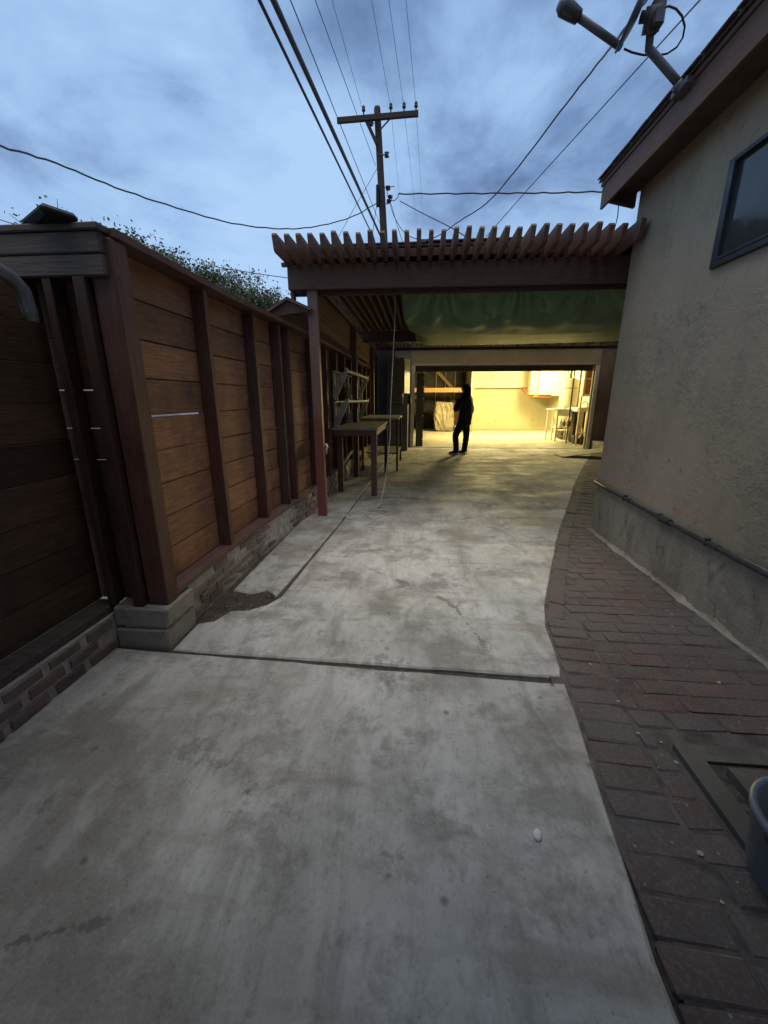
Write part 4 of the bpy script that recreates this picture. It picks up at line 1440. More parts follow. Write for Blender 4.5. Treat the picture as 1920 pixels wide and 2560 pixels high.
# bare studs, brace and shelf beam of the unfinished left bay
for xx in (-.35, 0.15, 0.75, 1.20, 1.65):
    box('bare_stud', (xx, GBK - .10, 0), (xx + .045, GBK - .002, 2.72), 'raw_stud', ga)
obox((0.8, GBK - .13, 2.70), (1.75, GBK - .13, 1.75), .03, .14).build('diagonal_brace', 'raw_stud', ga)
obox((1.45, GBK - .13, 1.55), (2.15, GBK - .13, .6), .03, .12).build('diagonal_brace', 'raw_stud', ga)
box('shelf_beam', (-.7, 18.9, 1.72), (2.18, 19.0, 1.91), 'orange_wood', ga, .004)
box('lower_sheathing', (1.45, GBK - .16, 0.02), (2.18, GBK - .135, 1.3), 'raw_stud', ga)
# dark hinged side panel with white bolts
dp = thing('hinged_panel', (0.0, 12.75, 0), 'dark upright panel with white bolts beside the left garage jamb', 'panel')
MB().box((0.045 - .03, 12.62, 0.01), (0.045 + .02, 13.0, 2.16), .004)
MB().box((-0.10, 12.66, 0.008), (0.125, 12.70, 2.17), .004).build('leaf', 'dark_panel', dp)
for zc in (2.02, 1.79, 1.44, .93, .42, .22):
    MB().tube([(0.112, 12.645, zc), (0.112, 12.66, zc)], .02, 10).build('bolt', 'white_paint', dp)
box('latch', (-.165, 12.33, 1.42), (-.10, 12.378, 1.53), 'jamb', None, .006)
o = bpy.data.objects['latch']
tag(o, 'small pale latch plate on the left garage jamb', 'latch')

# lamp: a shop light fixed to the garage ceiling (behind the door header)
em = bpy.data.materials.new('lit_bulb')
em.use_nodes = True
b_ = em.node_tree.nodes['Principled BSDF']
b_.inputs['Emission Color'].default_value = (1.0, 0.82, 0.42, 1)
b_.inputs['Emission Strength'].default_value = 20.0
for LP, pw, lab in (((2.6, 16.0, 2.52), 800, 'lit bare bulb on the garage ceiling nearer the raised door'), ((5.0, 17.4, 2.56), 640, 'lit bare bulb on the garage ceiling by the corner cabinet')):
    lm = thing('ceiling_lamp', (LP[0], LP[1], 2.73), lab, 'lamp', 'garage ceiling bulbs')
    MB().lathe([(.06, -.05), (.065, 0), (.03, .0)], (LP[0], LP[1], 2.729), 16).build('socket', 'white_paint', lm)
    MB().lathe([(.012, -.055), (.03, -.045), (.032, -.02), (.018, .005), (.014, .02)], (LP[0], LP[1], 2.655), 14).build('bulb', em, lm, True)
    ld = bpy.data.lights.new('bulb_light', 'POINT')
    ld.shadow_soft_size = .30
    ld.energy = pw
    ld.color = (1.0, 0.82, 0.34)
    lo = bpy.data.objects.new('bulb_light', ld)
    COL.objects.link(lo)
    lo.location = LP
    lo.parent = lm
    lo.matrix_parent_inverse = parent_inv(lm)

# upper cabinets along the back wall and at the right
uc = thing('upper_cabinet', (3.75, 20.2, 1.94), 'long cream upper cabinet on the garage back wall', 'cabinet')
box('carcass', (2.34, GBK - .40, 1.94), (5.25, GBK - .021, 2.72), 'cream_cab', uc, .004)
for a, b in ((2.35, 3.30), (3.31, 4.02), (4.03, 5.24)):
    box('door', (a, GBK - .425, 1.955), (b, GBK - .402, 2.715), 'cream_cab', uc, .005)
for a in (3.36, 2.75):
    MB().tube([(a, GBK - .44, 2.35), (a, GBK - .455, 2.38), (a, GBK - .455, 2.48), (a, GBK - .44, 2.51)], .012, 6).build('pull', 'dark_metal', uc)
rc = thing('corner_cabinet', (5.6, 18.8, 1.6), 'bright cream corner cabinet with two doors beside the water heater', 'cabinet')
c0, c1 = atY(1346, 987, 18.6), atY(1396, 990, 18.6)
box('carcass', (c0.x, 18.6, c0.z), (GR - .005, 19.3, 2.72), 'cream_cab', rc, .004)
xm = atY(1378, 980, 18.6).x
box('door', (c0.x + .005, 18.575, c0.z + .01), (xm - .005, 18.598, 2.715), 'cream_cab', rc, .005)
box('door', (xm + .005, 18.575, c0.z - .04), (GR - .02, 18.598, 2.715), 'cream_cab', rc, .005)
hp = atY(1371, 972, 18.55)
box('pull', (hp.x - .03, 18.55, hp.z - .1), (hp.x + .03, 18.573, hp.z + .1), 'tan_side', rc, .004)
box('side_panel', (c0.x - .30, 18.9, c0.z + .02), (c0.x - .004, 19.3, 2.72), 'tan_side', rc, .004)
hk = [atY(1404 + 6 * math.cos(a), 962 - 6 * math.sin(a), 18.5) for a in [math.pi * .9 - i * .45 for i in range(9)]]
MB().tube(hk, .02, 6).build('hook', 'dark_metal', rc, True)
dct = [atY(1308, 973, 19.9), atY(1314, 976, 19.6), atY(1318, 984, 19.4), atY(1328, 990, 19.2), atY(1345, 990, 18.9), atY(1378, 991, 18.85)]
o = MB().tube(dct, .075, 12).build('duct_pipe', 'copper', None, True)
tag(o, 'orange-brown duct elbow under the garage cabinets', 'pipe')

# water heater
wh = thing('water_heater', (5.35, 16.2, 0), 'cream water heater cylinder standing behind the white table', 'water heater')
wc = atY(1420, 1000, 16.2)
MB().lathe([(.30, .0), (.30, .35)], (wc.x, 16.2, 0.006), 20).build('stand', 'junk_dark', wh)
MB().lathe([(.28, .351), (.31, .37), (.31, 2.08), (.29, 2.12), (.20, 2.16), (.03, 2.17)], (wc.x, 16.2, 0.006), 32).build('tank', 'heater', wh, True)
for zc in (1.0, 1.82):
    MB().lathe([(.312, zc - .03), (.316, zc - .03), (.316, zc + .03), (.312, zc + .03)], (wc.x, 16.2, 0), 32).build('strap', 'tan_side', wh, True)
for dx_ in (-.1, .12):
    MB().tube([(wc.x + dx_, 16.2, 2.15), (wc.x + dx_, 16.2, 2.42), (wc.x + dx_ + .1, 16.25, 2.5), (wc.x + dx_ + .1, 16.3, 2.72)], .022, 8).build('pipe', 'dark_metal', wh, True)
MB().tube([(wc.x, 16.2, 2.16), (wc.x, 16.2, 2.72)], .06, 12).build('flue', 'grey_pipe', wh, True)

# white table in front with clutter on and under it
tb = thing('white_table', (4.95, 14.7, 0), 'small white wooden table in the garage doorway at right', 'table')
t0, t1 = atY(1386, 1024, 14.5), atY(1441, 1026, 14.5)
tx0, tx1, tz = t0.x, t1.x + .03, 1.06
box('table_top', (tx0 - .02, 14.45, tz), (tx1 + .02, 15.3, tz + .04), 'white_paint', tb, .006)
box('apron', (tx0 + .13, 14.48, tz - .19), (tx1 - .02, 14.50, tz - .003), 'white_paint', tb, .002)
for xx in (tx0 + .1, tx1 - .06):
    box('leg', (xx, 14.47, 0.006), (xx + .05, 14.52, tz - .002), 'white_paint', tb, .004)
for xx in (tx0, tx1 - .02):
    box('leg', (xx, 15.2, 0.006), (xx + .05, 15.25, tz - .002), 'white_paint', tb, .004)
for i, (px, py, w_, h_, mt, lab, nm) in enumerate(((1412, 1016, .05, .10, 'white_paint', 'short white jar on the white table', 'jar'), (1427, 1014, .045, .16, 'white_paint', 'taller white bottle on the white table', 'bottle'), (1433, 1017, .08, .09, 'junk_tan', 'tan tub on the right end of the white table', 'tub'))):
    p = atY(px, py, 14.8)
    o = MB().lathe([(w_, 0), (w_, h_ * .75), (w_ * .5, h_ * .85), (w_ * .5, h_)], (p.x, 14.8, tz + .041), 14).build(nm, mt, None, True)
    tag(o, lab, nm)
ch = thing('white_chair', (5.0, 15.0, 0), 'white slatted chair pushed under the table', 'chair')
cx0, cx1 = tx0 + .16, tx1 - .12
for xx in (cx0, cx1 - .04):
    box('leg', (xx, 14.62, .006), (xx + .04, 14.66, .46), 'white_paint', ch, .003)
    box('leg', (xx, 15.05, .006), (xx + .04, 15.09, .78), 'white_paint', ch, .003)
box('seat', (cx0 - .01, 14.6, .46), (cx1 + .01, 15.045, .49), 'white_paint', ch, .004)
for zc in (.16, .30):
    box('rail', (cx0 + .04, 14.63, zc), (cx1 - .04, 14.65, zc + .03), 'white_paint', ch)
for i in range(4):
    xx = lerp(cx0 + .06, cx1 - .08, i / 3)
    box('back_slat', (xx, 15.06, .50), (xx + .025, 15.08, .76), 'white_paint', ch)
def bottle(px, py, Y, w_, z0_, h_, mt, lab, nm='bottle'):
    p = atY(px, py, Y)
    o_ = MB().lathe([(w_, 0), (w_, h_ * .6), (w_ * .4, h_ * .78), (w_ * .35, h_)], (p.x, Y, z0_), 12).build(nm, mt, None, True)
    tag(o_, lab, nm)
bottle(1402, 1050, 14.75, .075, .491, .28, 'white_paint', 'white jug on the chair seat under the table', 'jug')
bottle(1411, 1050, 14.9, .04, .491, .24, 'junk_dark', 'dark bottle next to the white jug on the chair')
bottle(1422, 1050, 14.85, .045, .491, .30, 'junk_dark', 'taller dark bottle at the right of the chair seat')
bottle(1428, 1050, 14.95, .04, .491, .26, 'junk_dark', 'dark bottle nearest the right table leg')
p = atY(1408, 1090, 15.6)
cr_ = thing('storage_crate', (p.x + .1, 15.6, .006), 'dark storage crate on the floor under the white table', 'crate')
box('crate_box', (p.x - .18, 15.3, .006), (p.x + .42, 15.75, .30), 'junk_dark', cr_, .01)
box('crate_lid', (p.x - .20, 15.28, .301), (p.x + .44, 15.77, .335), 'junk_tan', cr_, .006)
# sink counter at the far right of the opening
sk = thing('laundry_sink', (5.4, 14.4, 0), 'white laundry sink on a post beside the right garage jamb', 'sink')
s0 = atY(1452, 1020, 14.0)
box('basin', (s0.x - .10, 13.95, 1.02), (s0.x + .36, 14.6, 1.16), 'white_paint', sk, .02)
box('backsplash', (s0.x + .30, 13.97, 1.162), (s0.x + .34, 14.6, 1.62), 'white_paint', sk, .01)
box('pedestal', (s0.x + .02, 14.1, .006), (s0.x + .16, 14.24, 1.018), 'jamb', sk, .006)
box('cabinet_body', (s0.x - .06, 14.3, .006), (s0.x + .3, 14.55, 1.018), 'junk_dark', sk, .006)
MB().tube([(s0.x + .27, 14.2, 1.16), (s0.x + .27, 14.2, 1.30), (s0.x + .18, 14.2, 1.36), (s0.x + .12, 14.2, 1.28)], .014, 8).build('faucet', 'dark_metal', sk, True)
# swivel chair base
sc_ = thing('swivel_chair_base', (5.2, 13.5, 0), 'upturned white star-shaped chair base near the right jamb', 'chair base')
p = atY(1455, 1084, 13.5)
pz = max(p.z, .18)
for i in range(5):
    a = 2 * math.pi * i / 5 + .3
    MB().tube([(p.x, 13.5, pz), (p.x + .22 * math.cos(a), 13.5 + .1 * math.sin(a * 1.3), pz + .17 * math.sin(a))], [.03, .018], 8).build('spoke', 'white_paint', sc_)
MB().tube([(p.x, 13.5, .006), (p.x, 13.5, pz + .02)], .035, 10).build('column', 'junk_dark', sc_)
box('floor_box', (p.x - .14, 13.7, .006), (p.x + .2, 14.0, .28), 'junk_dark', None, .01)
tag(bpy.data.objects['floor_box'], 'dark box on the floor behind the star-shaped chair base', 'box')
# tall shelf with amber backing and white boards behind the right jamb
am = thing('amber_shelf', (5.3, 13.4, 0), 'white-framed shelf with amber panels hanging inside the right jamb', 'shelf')
q0, q1 = atY(1461, 980, 13.2), atY(1478, 926, 13.2)
box('back_panel', (q0.x, 13.2, 1.55), (q1.x + .04, 13.23, 2.5), 'amber', am)
box('frame_side', (q0.x - .06, 13.15, 1.50), (q0.x - .002, 13.24, 2.5), 'white_paint', am, .003)
box('frame_side', (q1.x + .042, 13.15, 1.50), (q1.x + .09, 13.24, 2.5), 'white_paint', am, .003)
for zc in (1.50, 1.99):
    box('shelf_board', (q0.x, 13.10, zc), (q1.x + .04, 13.195, zc + .045), 'white_paint', am, .003)
box('hanger_leg', (q0.x - .06, 13.25, 0.006), (q0.x - .02, 13.29, 2.5), 'jamb', am)
for i, (px, wd, lab) in enumerate(((1451, .07, 'white board leaning left of the amber shelf'), (1443, .04, 'narrow dark pipe between the water heater and the white board'))):
    p = atY(px, 950, 13.6)
    o = MB().box((p.x - wd / 2, 13.58 + i * .3, 1.165 if i == 0 else .006), (p.x + wd / 2, 13.62 + i * .3, 2.5), .004).build('leaning_board' if i == 0 else 'stand_pipe', 'white_paint' if i == 0 else 'junk_dark', None)
    tag(o, lab, 'board' if i == 0 else 'pipe')
# thing wrapped in a crumpled sheet
wp = atY(1108, 1040, 19.3)
bm_ = bmesh.new()
bmesh.ops.create_cube(bm_, size=1)
bmesh.ops.subdivide_edges(bm_, edges=bm_.edges[:], cuts=44, use_grid_fill=True)
for v in bm_.verts:
    p = v.co.copy()
    rr = (abs(p.x * 2) ** 9 + abs(p.y * 2) ** 9 + abs(p.z * 2) ** 9) ** (1 / 9)
    p = p / max(rr, 1e-4)
    w1 = Vector((mnoise.noise(p * 2.1), mnoise.noise(p * 2.1 + Vector((5, 1, 2))), 0)) * .5
    q1 = Vector((p.x * 3.2 + p.z * .9, p.y * 3.2, p.z * 1.1)) + w1
    q2 = Vector((p.x * 5.5 - p.z * 2.4, p.y * 5.5, p.z * 2.0 + 7)) + w1 * 2
    rdg = (1 - abs(mnoise.noise(q1)) * 2.2) ** 3
    rd2 = (1 - abs(mnoise.noise(q2)) * 2.2) ** 3
    nz = mnoise.noise(p * 1.8)
    k = 1 + .07 * nz + .11 * rdg + .06 * rd2 - .06
    sl = 1 - .10 * max(0, p.z) + .06 * math.sin(p.z * 4 + 1)
    v.co = Vector((p.x * .84 * k * sl, p.y * .8 * k, (p.z + .5) * 1.30 + .05 * nz * (1 if p.z > .3 else 0)))
    v.co.z = max(0.0, v.co.z)
me = bpy.data.meshes.new('wrapped_bundle')
bm_.to_mesh(me)
bm_.free()
o = link('wrapped_bundle', me, 'sheet', None, True)
o.location = (wp.x, 19.0, .006)
tag(o, 'bulky bundle wrapped in crumpled tan sheeting at the garage back', 'bundle')
p = atY(1140, 1066, 19.6)
o = MB().box((p.x - .07, 19.55, .006), (p.x + .07, 19.7, .22), .02).build('carton', 'jamb', None)
tag(o, 'small pale carton beside the wrapped bundle', 'carton')

# ------------------------------------------------------------------ left of the garage: tall cabinet, panel, meter
gc = thing('tall_cabinet', (-.65, 11.8, 0), 'tall dark grey cabinet standing left of the garage opening', 'cabinet')
box('body', (-.93, 11.45, 0.0), (-.32, 12.05, 1.28), 'grey_cab', gc, .01)
box('body', (-.91, 11.50, 1.285), (-.47, 12.05, 2.5), 'grey_cab', gc, .01)
box('door_handle', (-.42, 11.43, 0.7), (-.40, 11.449, .9), 'dark_metal', gc)
pp = thing('pale_panel', (-.33, 12.1, 1.55), 'narrow pale panel glowing beside the garage opening', 'panel')
MB().prism([(-.425, 11.55), (-.29, 12.02), (-.305, 12.03), (-.44, 11.56)], 'Z', 1.58, 2.48).build('panel_face', 'pale_panel', pp)
box('hinge_strip', (-.468, 11.53, 1.58), (-.443, 11.56, 2.48), 'dark_metal', pp)
mt_ = thing('meter_box', (-.3, 11.9, 1.4), 'small black meter box below the pale panel', 'meter')
box('meter_case', (-.318, 11.6, 1.30), (-.24, 11.98, 1.52), 'black_metal', mt_, .01)
MB().tube([(-.28, 11.598, 1.41), (-.28, 11.55, 1.41)], .035, 12).build('dial', 'dark_metal', mt_)
# dark wall behind, closing the gap to the fence
dk = thing('dark_shed_wall', (-1.3, 12.2, 0), 'black gap of shed wall between the fence and the tall cabinet', 'wall')
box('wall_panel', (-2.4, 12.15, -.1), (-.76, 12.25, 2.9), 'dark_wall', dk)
box('wall_cap', (-2.4, 12.1, 2.901), (-.76, 12.3, 2.94), 'deck', dk)

# right of the garage: side wall with pale door casing
sw = thing('side_shed', (5.6, 11.5, 0), 'brown side wall with pale door casing right of the garage', 'wall')
box('wall_panel', (5.42, 9.2, -.1), (5.56, 12.395, 2.9), 'brown_wall', sw)
box('door_leaf', (5.395, 10.9, .12), (5.418, 11.62, 2.3), 'dark_panel', sw)
c_ = atX(1522, 900, 5.38)
yk = atX(1512, 1000, 5.38).y
box('door_casing', (5.36, yk - .05, .14), (5.415, yk + .06, 2.42), 'jamb', sw, .004)
bx_ = MB().box((5.05, 11.35, 0.0), (5.355, 12.3, .26), .01).build('concrete_stoop', 'block', None)
tag(bx_, 'beige concrete stoop beside the right garage jamb', 'step')
o = MB().box((5.12, 10.75, 0.0), (5.35, 11.2, .36), .012).build('dark_tote', 'junk_dark', None)
tag(o, 'dark tote box in front of the concrete stoop', 'box')
# ramp board
rp = thing('ramp_board', (4.4, 10.9, 0), 'flat board propped as a ramp by the garage right corner', 'board')
r0, r1, r2 = atZ(1388, 1137, .01), atZ(1401, 1142, .01), Vector((5.6, 10.9, .26))
MB().add([(3.60, 11.05, .006), (3.62, 10.45, .006), (5.35, 10.42, .235), (5.35, 11.1, .235), (3.60, 11.05, .022), (3.62, 10.45, .022), (5.35, 10.42, .255), (5.35, 11.1, .255)],
         [(0, 1, 2, 3), (7, 6, 5, 4), (0, 4, 5, 1), (1, 5, 6, 2), (2, 6, 7, 3), (3, 7, 4, 0)]).build('ramp_sheet', 'ramp', rp)
box('prop_block', (4.78, 10.5, 0.0), (5.3, 10.9, .155), 'junk_dark', rp, .01)

# ------------------------------------------------------------------ work benches
wbn = thing('work_bench', (-.95, 6.9, 0), 'long wooden workbench with brown legs under the pergola', 'workbench')
MB().box((-1.27, 5.86, .985), (-.60, 7.95, 1.015), .004).build('bench_top', 'bench_top', wbn)
MB().box((-1.25, 5.89, .90), (-.63, 5.925, .984), .003).build('apron', 'bench_leg', wbn)
MB().box((-.655, 5.93, .90), (-.62, 7.9, .984), .003).build('apron', 'bench_leg', wbn)
for (x, y) in ((-.70, 5.90), (-1.255, 6.12)):
    MB().box((x, y, 0.0), (x + .085, y + .085, .984), .005).build('leg', 'bench_leg', wbn)
for (x, y) in ((-.665, 7.84), (-1.235, 7.84)):
    MB().box((x, y, 0.0), (x + .06, y + .06, .984), .005).build('leg', 'junk_dark', wbn)
obox((-1.2, 6.2, .42), (-1.2, 7.86, .58), .03, .05).build('side_stretcher', 'bench_top', wbn)
wb2 = thing('side_bench', (-.6, 8.9, 0), 'second bench behind the first with a low shelf', 'workbench')
MB().box((-1.2, 8.02, 1.03), (-.40, 9.75, 1.06), .004).build('bench_top', 'bench_top', wb2)
MB().box((-1.1, 8.5, .30), (-.42, 9.7, .33), .004).build('low_shelf', 'bench_top', wb2)
for (x, y) in ((-.45, 9.62), (-1.15, 9.62), (-.45, 8.1), (-1.15, 8.1)):
    MB().box((x, y, 0.0), (x + .04, y + .04, 1.029), .004).build('leg', 'junk_dark', wb2)

# wall shelves with triangular brackets on the fence studs
def wall_shelf(zt, y0, y1, label):
    t_ = thing('bracket_shelf', (fx(y0), (y0 + y1) / 2, zt), label, 'shelf', 'bracket shelves on the fence studs')
    a, b = fx(y0), fx(y1)
    MB().add([(a, y0, zt), (b, y1, zt), (b, y1, zt + .02), (a, y0, zt + .02), (a + .04, y0, zt), (b + .04, y1, zt), (b + .04, y1, zt + .02), (a + .04, y0, zt + .02)],
             [(3, 2, 1, 0), (4, 5, 6, 7), (0, 1, 5, 4), (1, 2, 6, 5), (2, 3, 7, 6), (3, 0, 4, 7)]).build('ledger', 'bracket', t_)
    MB().add([(a + .20, y0, zt + .0), (b + .20, y1, zt), (b + .20, y1, zt + .035), (a + .2, y0, zt + .035), (a + .235, y0, zt), (b + .235, y1, zt), (b + .235, y1, zt + .035), (a + .235, y0, zt + .035)],
             [(3, 2, 1, 0), (4, 5, 6, 7), (0, 1, 5, 4), (1, 2, 6, 5), (2, 3, 7, 6), (3, 0, 4, 7)]).build('front_rail', 'bracket', t_)
    for yy in [y0 + .02, lerp(y0, y1, .5), y1 - .02]:
        a = fx(yy)
        MB().box((a + .0, yy + .013, zt - .40), (a + .035, yy + .06, zt - .003), .003).build('upright', 'bracket', t_)
        MB().box((a + .195, yy - .02, zt - .001 + .036), (a + .24, yy + .03, zt + .06), .002).build('cleat', 'bracket', t_)
        MB().prism([(a + .13, zt - .002), (a + .23, zt - .002), (a + .23, zt - .03), (a + .06, zt - .37), (a + .001, zt - .37), (a + .001, zt - .28)], 'Y', yy - .012, yy + .012).build('bracket', 'bracket', t_)
wall_shelf(1.81, 6.25, 8.5, 'upper white bracket shelf on the fence above the workbench')
wall_shelf(1.37, 6.25, 8.5, 'lower white bracket shelf on the fence above the workbench')

# ------------------------------------------------------------------ white cord from the pergola to a loop on the floor
pts = [Vector((-.62, 5.55, 2.79)), Vector((-.605, 5.55, 2.5)), Vector((-.60, 5.56, 2.0)), Vector((-.59, 5.58, 1.5)), Vector((-.575, 5.62, 1.05)), Vector((-.57, 5.62, .9)), Vector((-.565, 5.56, .5)), Vector((-.57, 5.45, .2)), Vector((-.62, 5.28, .04))]
top = atY(988, 730, 5.55)
pts[0] = Vector((top.x, 5.55, 2.79))
pts[1] = Vector((top.x, 5.55, 2.45))
q = atY(983, 900, 5.58)
pts[2] = Vector((q.x, 5.57, 2.0))
pts[3] = Vector((atY(978, 970, 5.6).x, 5.59, 1.5))
pts[4] = Vector((atY(975, 1055, 5.62).x, 5.62, 1.05))
pts[5] = Vector((atY(975, 1080, 5.62).x, 5.62, .9))
pts[6] = atY(969, 1150, 5.56)
pts[7] = atY(960, 1220, 5.45)
pts[8] = atZ(945, 1266, .02)
lp_ = [atZ(px, py, .008) for (px, py) in ((925, 1271), (900, 1275), (870, 1285), (866, 1293), (880, 1298), (905, 1299), (930, 1298), (955, 1290), (973, 1283), (968, 1277), (945, 1274), (922, 1276), (912, 1283), (918, 1290), (926, 1297))]
allp = pts + lp_
sm = []
for i in range(len(allp) - 1):
    p0, p1, p2, p3 = allp[max(i - 1, 0)], allp[i], allp[i + 1], allp[min(i + 2, len(allp) - 1)]
    for j in range(5):
        t = j / 5
        sm.append(0.5 * ((2 * p1) + (p2 - p0) * t + (2 * p0 - 5 * p1 + 4 * p2 - p3) * t * t + (3 * p1 - p0 - 3 * p2 + p3) * t ** 3))
sm.append(allp[-1])
for v in sm:
    v.z = max(v.z, .007)
cdz = thing('extension_cord', (-.6, 5.1, 0), 'white cord hanging from the pergola and looped on the concrete', 'cord')
MB().tube(sm, .006, 7).build('cable', 'white_cord', cdz, True)
pl = allp[-1]
MB().lathe([(.012, 0), (.02, .01), (.02, .035), (.008, .05)], (pl.x, pl.y, .004), 10).build('plug', 'white_cord', cdz, True)
# knotted white rag on the post
p = atY(815, 1108, YB + .02)
o = MB().tube([(-1.125, YB + .05, .88), (-1.10, YB + .02, .90), (-1.085, YB + .01, .87), (-1.10, YB + .02, .84), (-1.09, YB + .0, .79)], [.006, .014, .016, .012, .004], 8).build('tied_string', 'white_cord', None, True)
tag(o, 'pale string knotted around the red pergola post', 'string')

# ------------------------------------------------------------------ litter
def chip(px, py, s_, label, mt='chip', nm='paint_chip', grp='pale flakes scattered on the paving'):
    p = atZ(px, py, 0.0)
    me_ = bpy.data.meshes.new(nm)
    b2 = bmesh.new()
    bmesh.ops.create_icosphere(b2, subdivisions=2, radius=1)
    for v in b2.verts:
        k_ = 1 + (.2 if nm == 'white_pebble' else .8) * mnoise.noise(v.co * 1.7 + Vector((px * .37, py * .61, 0)))
        v.co = Vector((v.co.x * s_ * k_, v.co.y * s_ * .7 * k_, v.co.z * s_ * (.35 if nm == 'white_pebble' else .12)))
    b2.to_mesh(me_)
    b2.free()
    o_ = link(nm, me_, mt, None, nm == 'white_pebble')
    o_.location = (p.x, p.y, s_ * .28 if nm == 'white_pebble' else s_ * .10)
    o_.rotation_euler = (0, 0, random.uniform(0, 3))
    tag(o_, label, 'pebble' if nm == 'white_pebble' else 'flake', grp)
chip(1343, 2090, .021, 'white pebble lying on the near concrete slab', 'chip', 'white_pebble', None)
if True:
    bpy.data.objects['white_pebble']['group'] = 'pebbles'
    del bpy.data.objects['white_pebble']['group']
L_ = 'pale flake lying on the dark brick path'
for (px, py) in ((1545, 1753), (1596, 1833), (1653, 1855), (1680, 1536), (1680, 1565), (1797, 1706), (1750, 2133), (1805, 2255), (1825, 2448), (1476, 1660), (1690, 1905)):
    chip(px, py, random.uniform(.006, .011), L_, 'leaf_dry')
L_ = 'small pale flake on the near concrete slab'
for (px, py) in ((735, 1987), (738, 2128), (706, 2182), (708, 2275), (240, 1742), (322, 1690), (837, 2135), (975, 1700)):
    chip(px, py, random.uniform(.005, .009), L_, 'leaf_dry', 'paint_chip', 'pale flakes on the near slab')


# ------------------------------------------------------------------ the man
def skin_mesh(name, nodes, edges, sub=2):
    """nodes: (pos, rx, ry); edges: index pairs; node 0 is the root"""
    me_ = bpy.data.meshes.new(name)
    me_.from_pydata([n_[0] for n_ in nodes], edges, [])
    o_ = bpy.data.objects.new(name, me_)
    COL.objects.link(o_)
    o_.modifiers.new('skin', 'SKIN')
    for i, n_ in enumerate(nodes):
        sv = me_.skin_vertices[0].data[i]
        sv.radius = (n_[1], n_[2])
        sv.use_root = (i == 0)
    ss = o_.modifiers.new('sub', 'SUBSURF')
    ss.levels = ss.render_levels = sub
    dg = bpy.context.evaluated_depsgraph_get()
    res = bpy.data.meshes.new_from_object(o_.evaluated_get(dg))
    bpy.data.objects.remove(o_)
    for p_ in res.polygons:
        p_.use_smooth = True
    return res


man = thing('person', (1.17, 10.93, 0), 'person in black hooded jacket and jeans, hand raised to the mouth, before the garage', 'person')
# local frame: facing -X, left side towards the camera (-Y)
MM = Matrix.Translation((1.19, 10.95, 0)) @ Matrix.Rotation(R(-16), 4, 'Z')


def mpart(name, nodes, edges, mat, sub=2, parent=man):
    me_ = skin_mesh(name, nodes, edges, sub)
    me_.transform(MM)
    return link(name, me_, mat, parent, True)


hipL, hipR = Vector((-.03, -.09, .90)), Vector((.03, .09, .90))
kneeL, kneeR = Vector((-.19, -.11, .50)), Vector((.05, .11, .49))
ankL, ankR = Vector((-.16, -.12, .09)), Vector((.02, .12, .09))
chest = Vector((.035, 0, 1.26))
neck = Vector((.0, 0, 1.52))
headc = Vector((-.035, 0, 1.68))
shL, shR = Vector((.0, -.19, 1.43)), Vector((.06, .19, 1.43))
elL, elR = Vector((-.20, -.21, 1.17)), Vector((.13, .23, 1.15))
wrL, wrR = Vector((-.14, -.10, 1.43)), Vector((.08, .20, .92))
nodes = [(Vector((.01, 0, .96)), .12, .15), (chest, .12, .16), (neck, .055, .055), (headc + Vector((0, 0, -.06)), .075, .07), (headc + Vector((.01, 0, .02)), .095, .078), (headc + Vector((.015, 0, .085)), .06, .055),
         (shL, .06, .06), (elL, .045, .045), (wrL, .03, .03), (shR, .06, .06), (elR, .045, .045), (wrR, .03, .03),
         (hipL, .085, .085), (kneeL, .06, .06), (ankL, .042, .042), (hipR, .085, .085), (kneeR, .06, .06), (ankR, .042, .042),
         (ankL + Vector((-.14, 0, -.05)), .035, .04), (ankR + Vector((-.14, 0, -.05)), .035, .04)]
edges = [(0, 1), (1, 2), (2, 3), (3, 4), (4, 5), (1, 6), (6, 7), (7, 8), (1, 9), (9, 10), (10, 11), (0, 12), (12, 13), (13, 14), (0, 15), (15, 16), (16, 17), (14, 18), (17, 19)]
# nose, hands with five fingers
nodes.append((headc + Vector((-.105, 0, -.01)), .014, .012))
edges.append((4, len(nodes) - 1))
for (w_, base_i, dirv, spread) in ((wrL, 8, Vector((.10, .05, 1)).normalized(), Vector((-.3, .9, 0))), (wrR, 11, Vector((-.15, 0, -1)).normalized(), Vector((1, 0, 0)))):
    spread = spread.normalized()
    palm = w_ + dirv * .075
    nodes.append((palm, .035, .022))
    pi_ = len(nodes) - 1
    edges.append((base_i, pi_))
    curl = spread.cross(dirv).normalized()
    for f_, (o_, ln) in enumerate(((-.033, .065), (-.011, .078), (.011, .074), (.033, .058))):
        a_ = palm + spread * o_ + dirv * .035
        b2 = a_ + dirv * ln * .55 + curl * .008
        c2 = b2 + dirv * ln * .35 + curl * .026
        i0 = len(nodes)
        nodes += [(a_, .009, .009), (b2, .0085, .0085), (c2, .007, .007)]
        edges += [(pi_, i0), (i0, i0 + 1), (i0 + 1, i0 + 2)]
    th = palm - spread * .045 - dirv * .02
    t2 = th - spread * .025 + dirv * .045 + curl * .02
    i0 = len(nodes)
    nodes += [(th, .012, .012), (t2, .0095, .0095)]
    edges += [(pi_, i0), (i0, i0 + 1)]
mpart('body', nodes, edges, 'skin', 2)
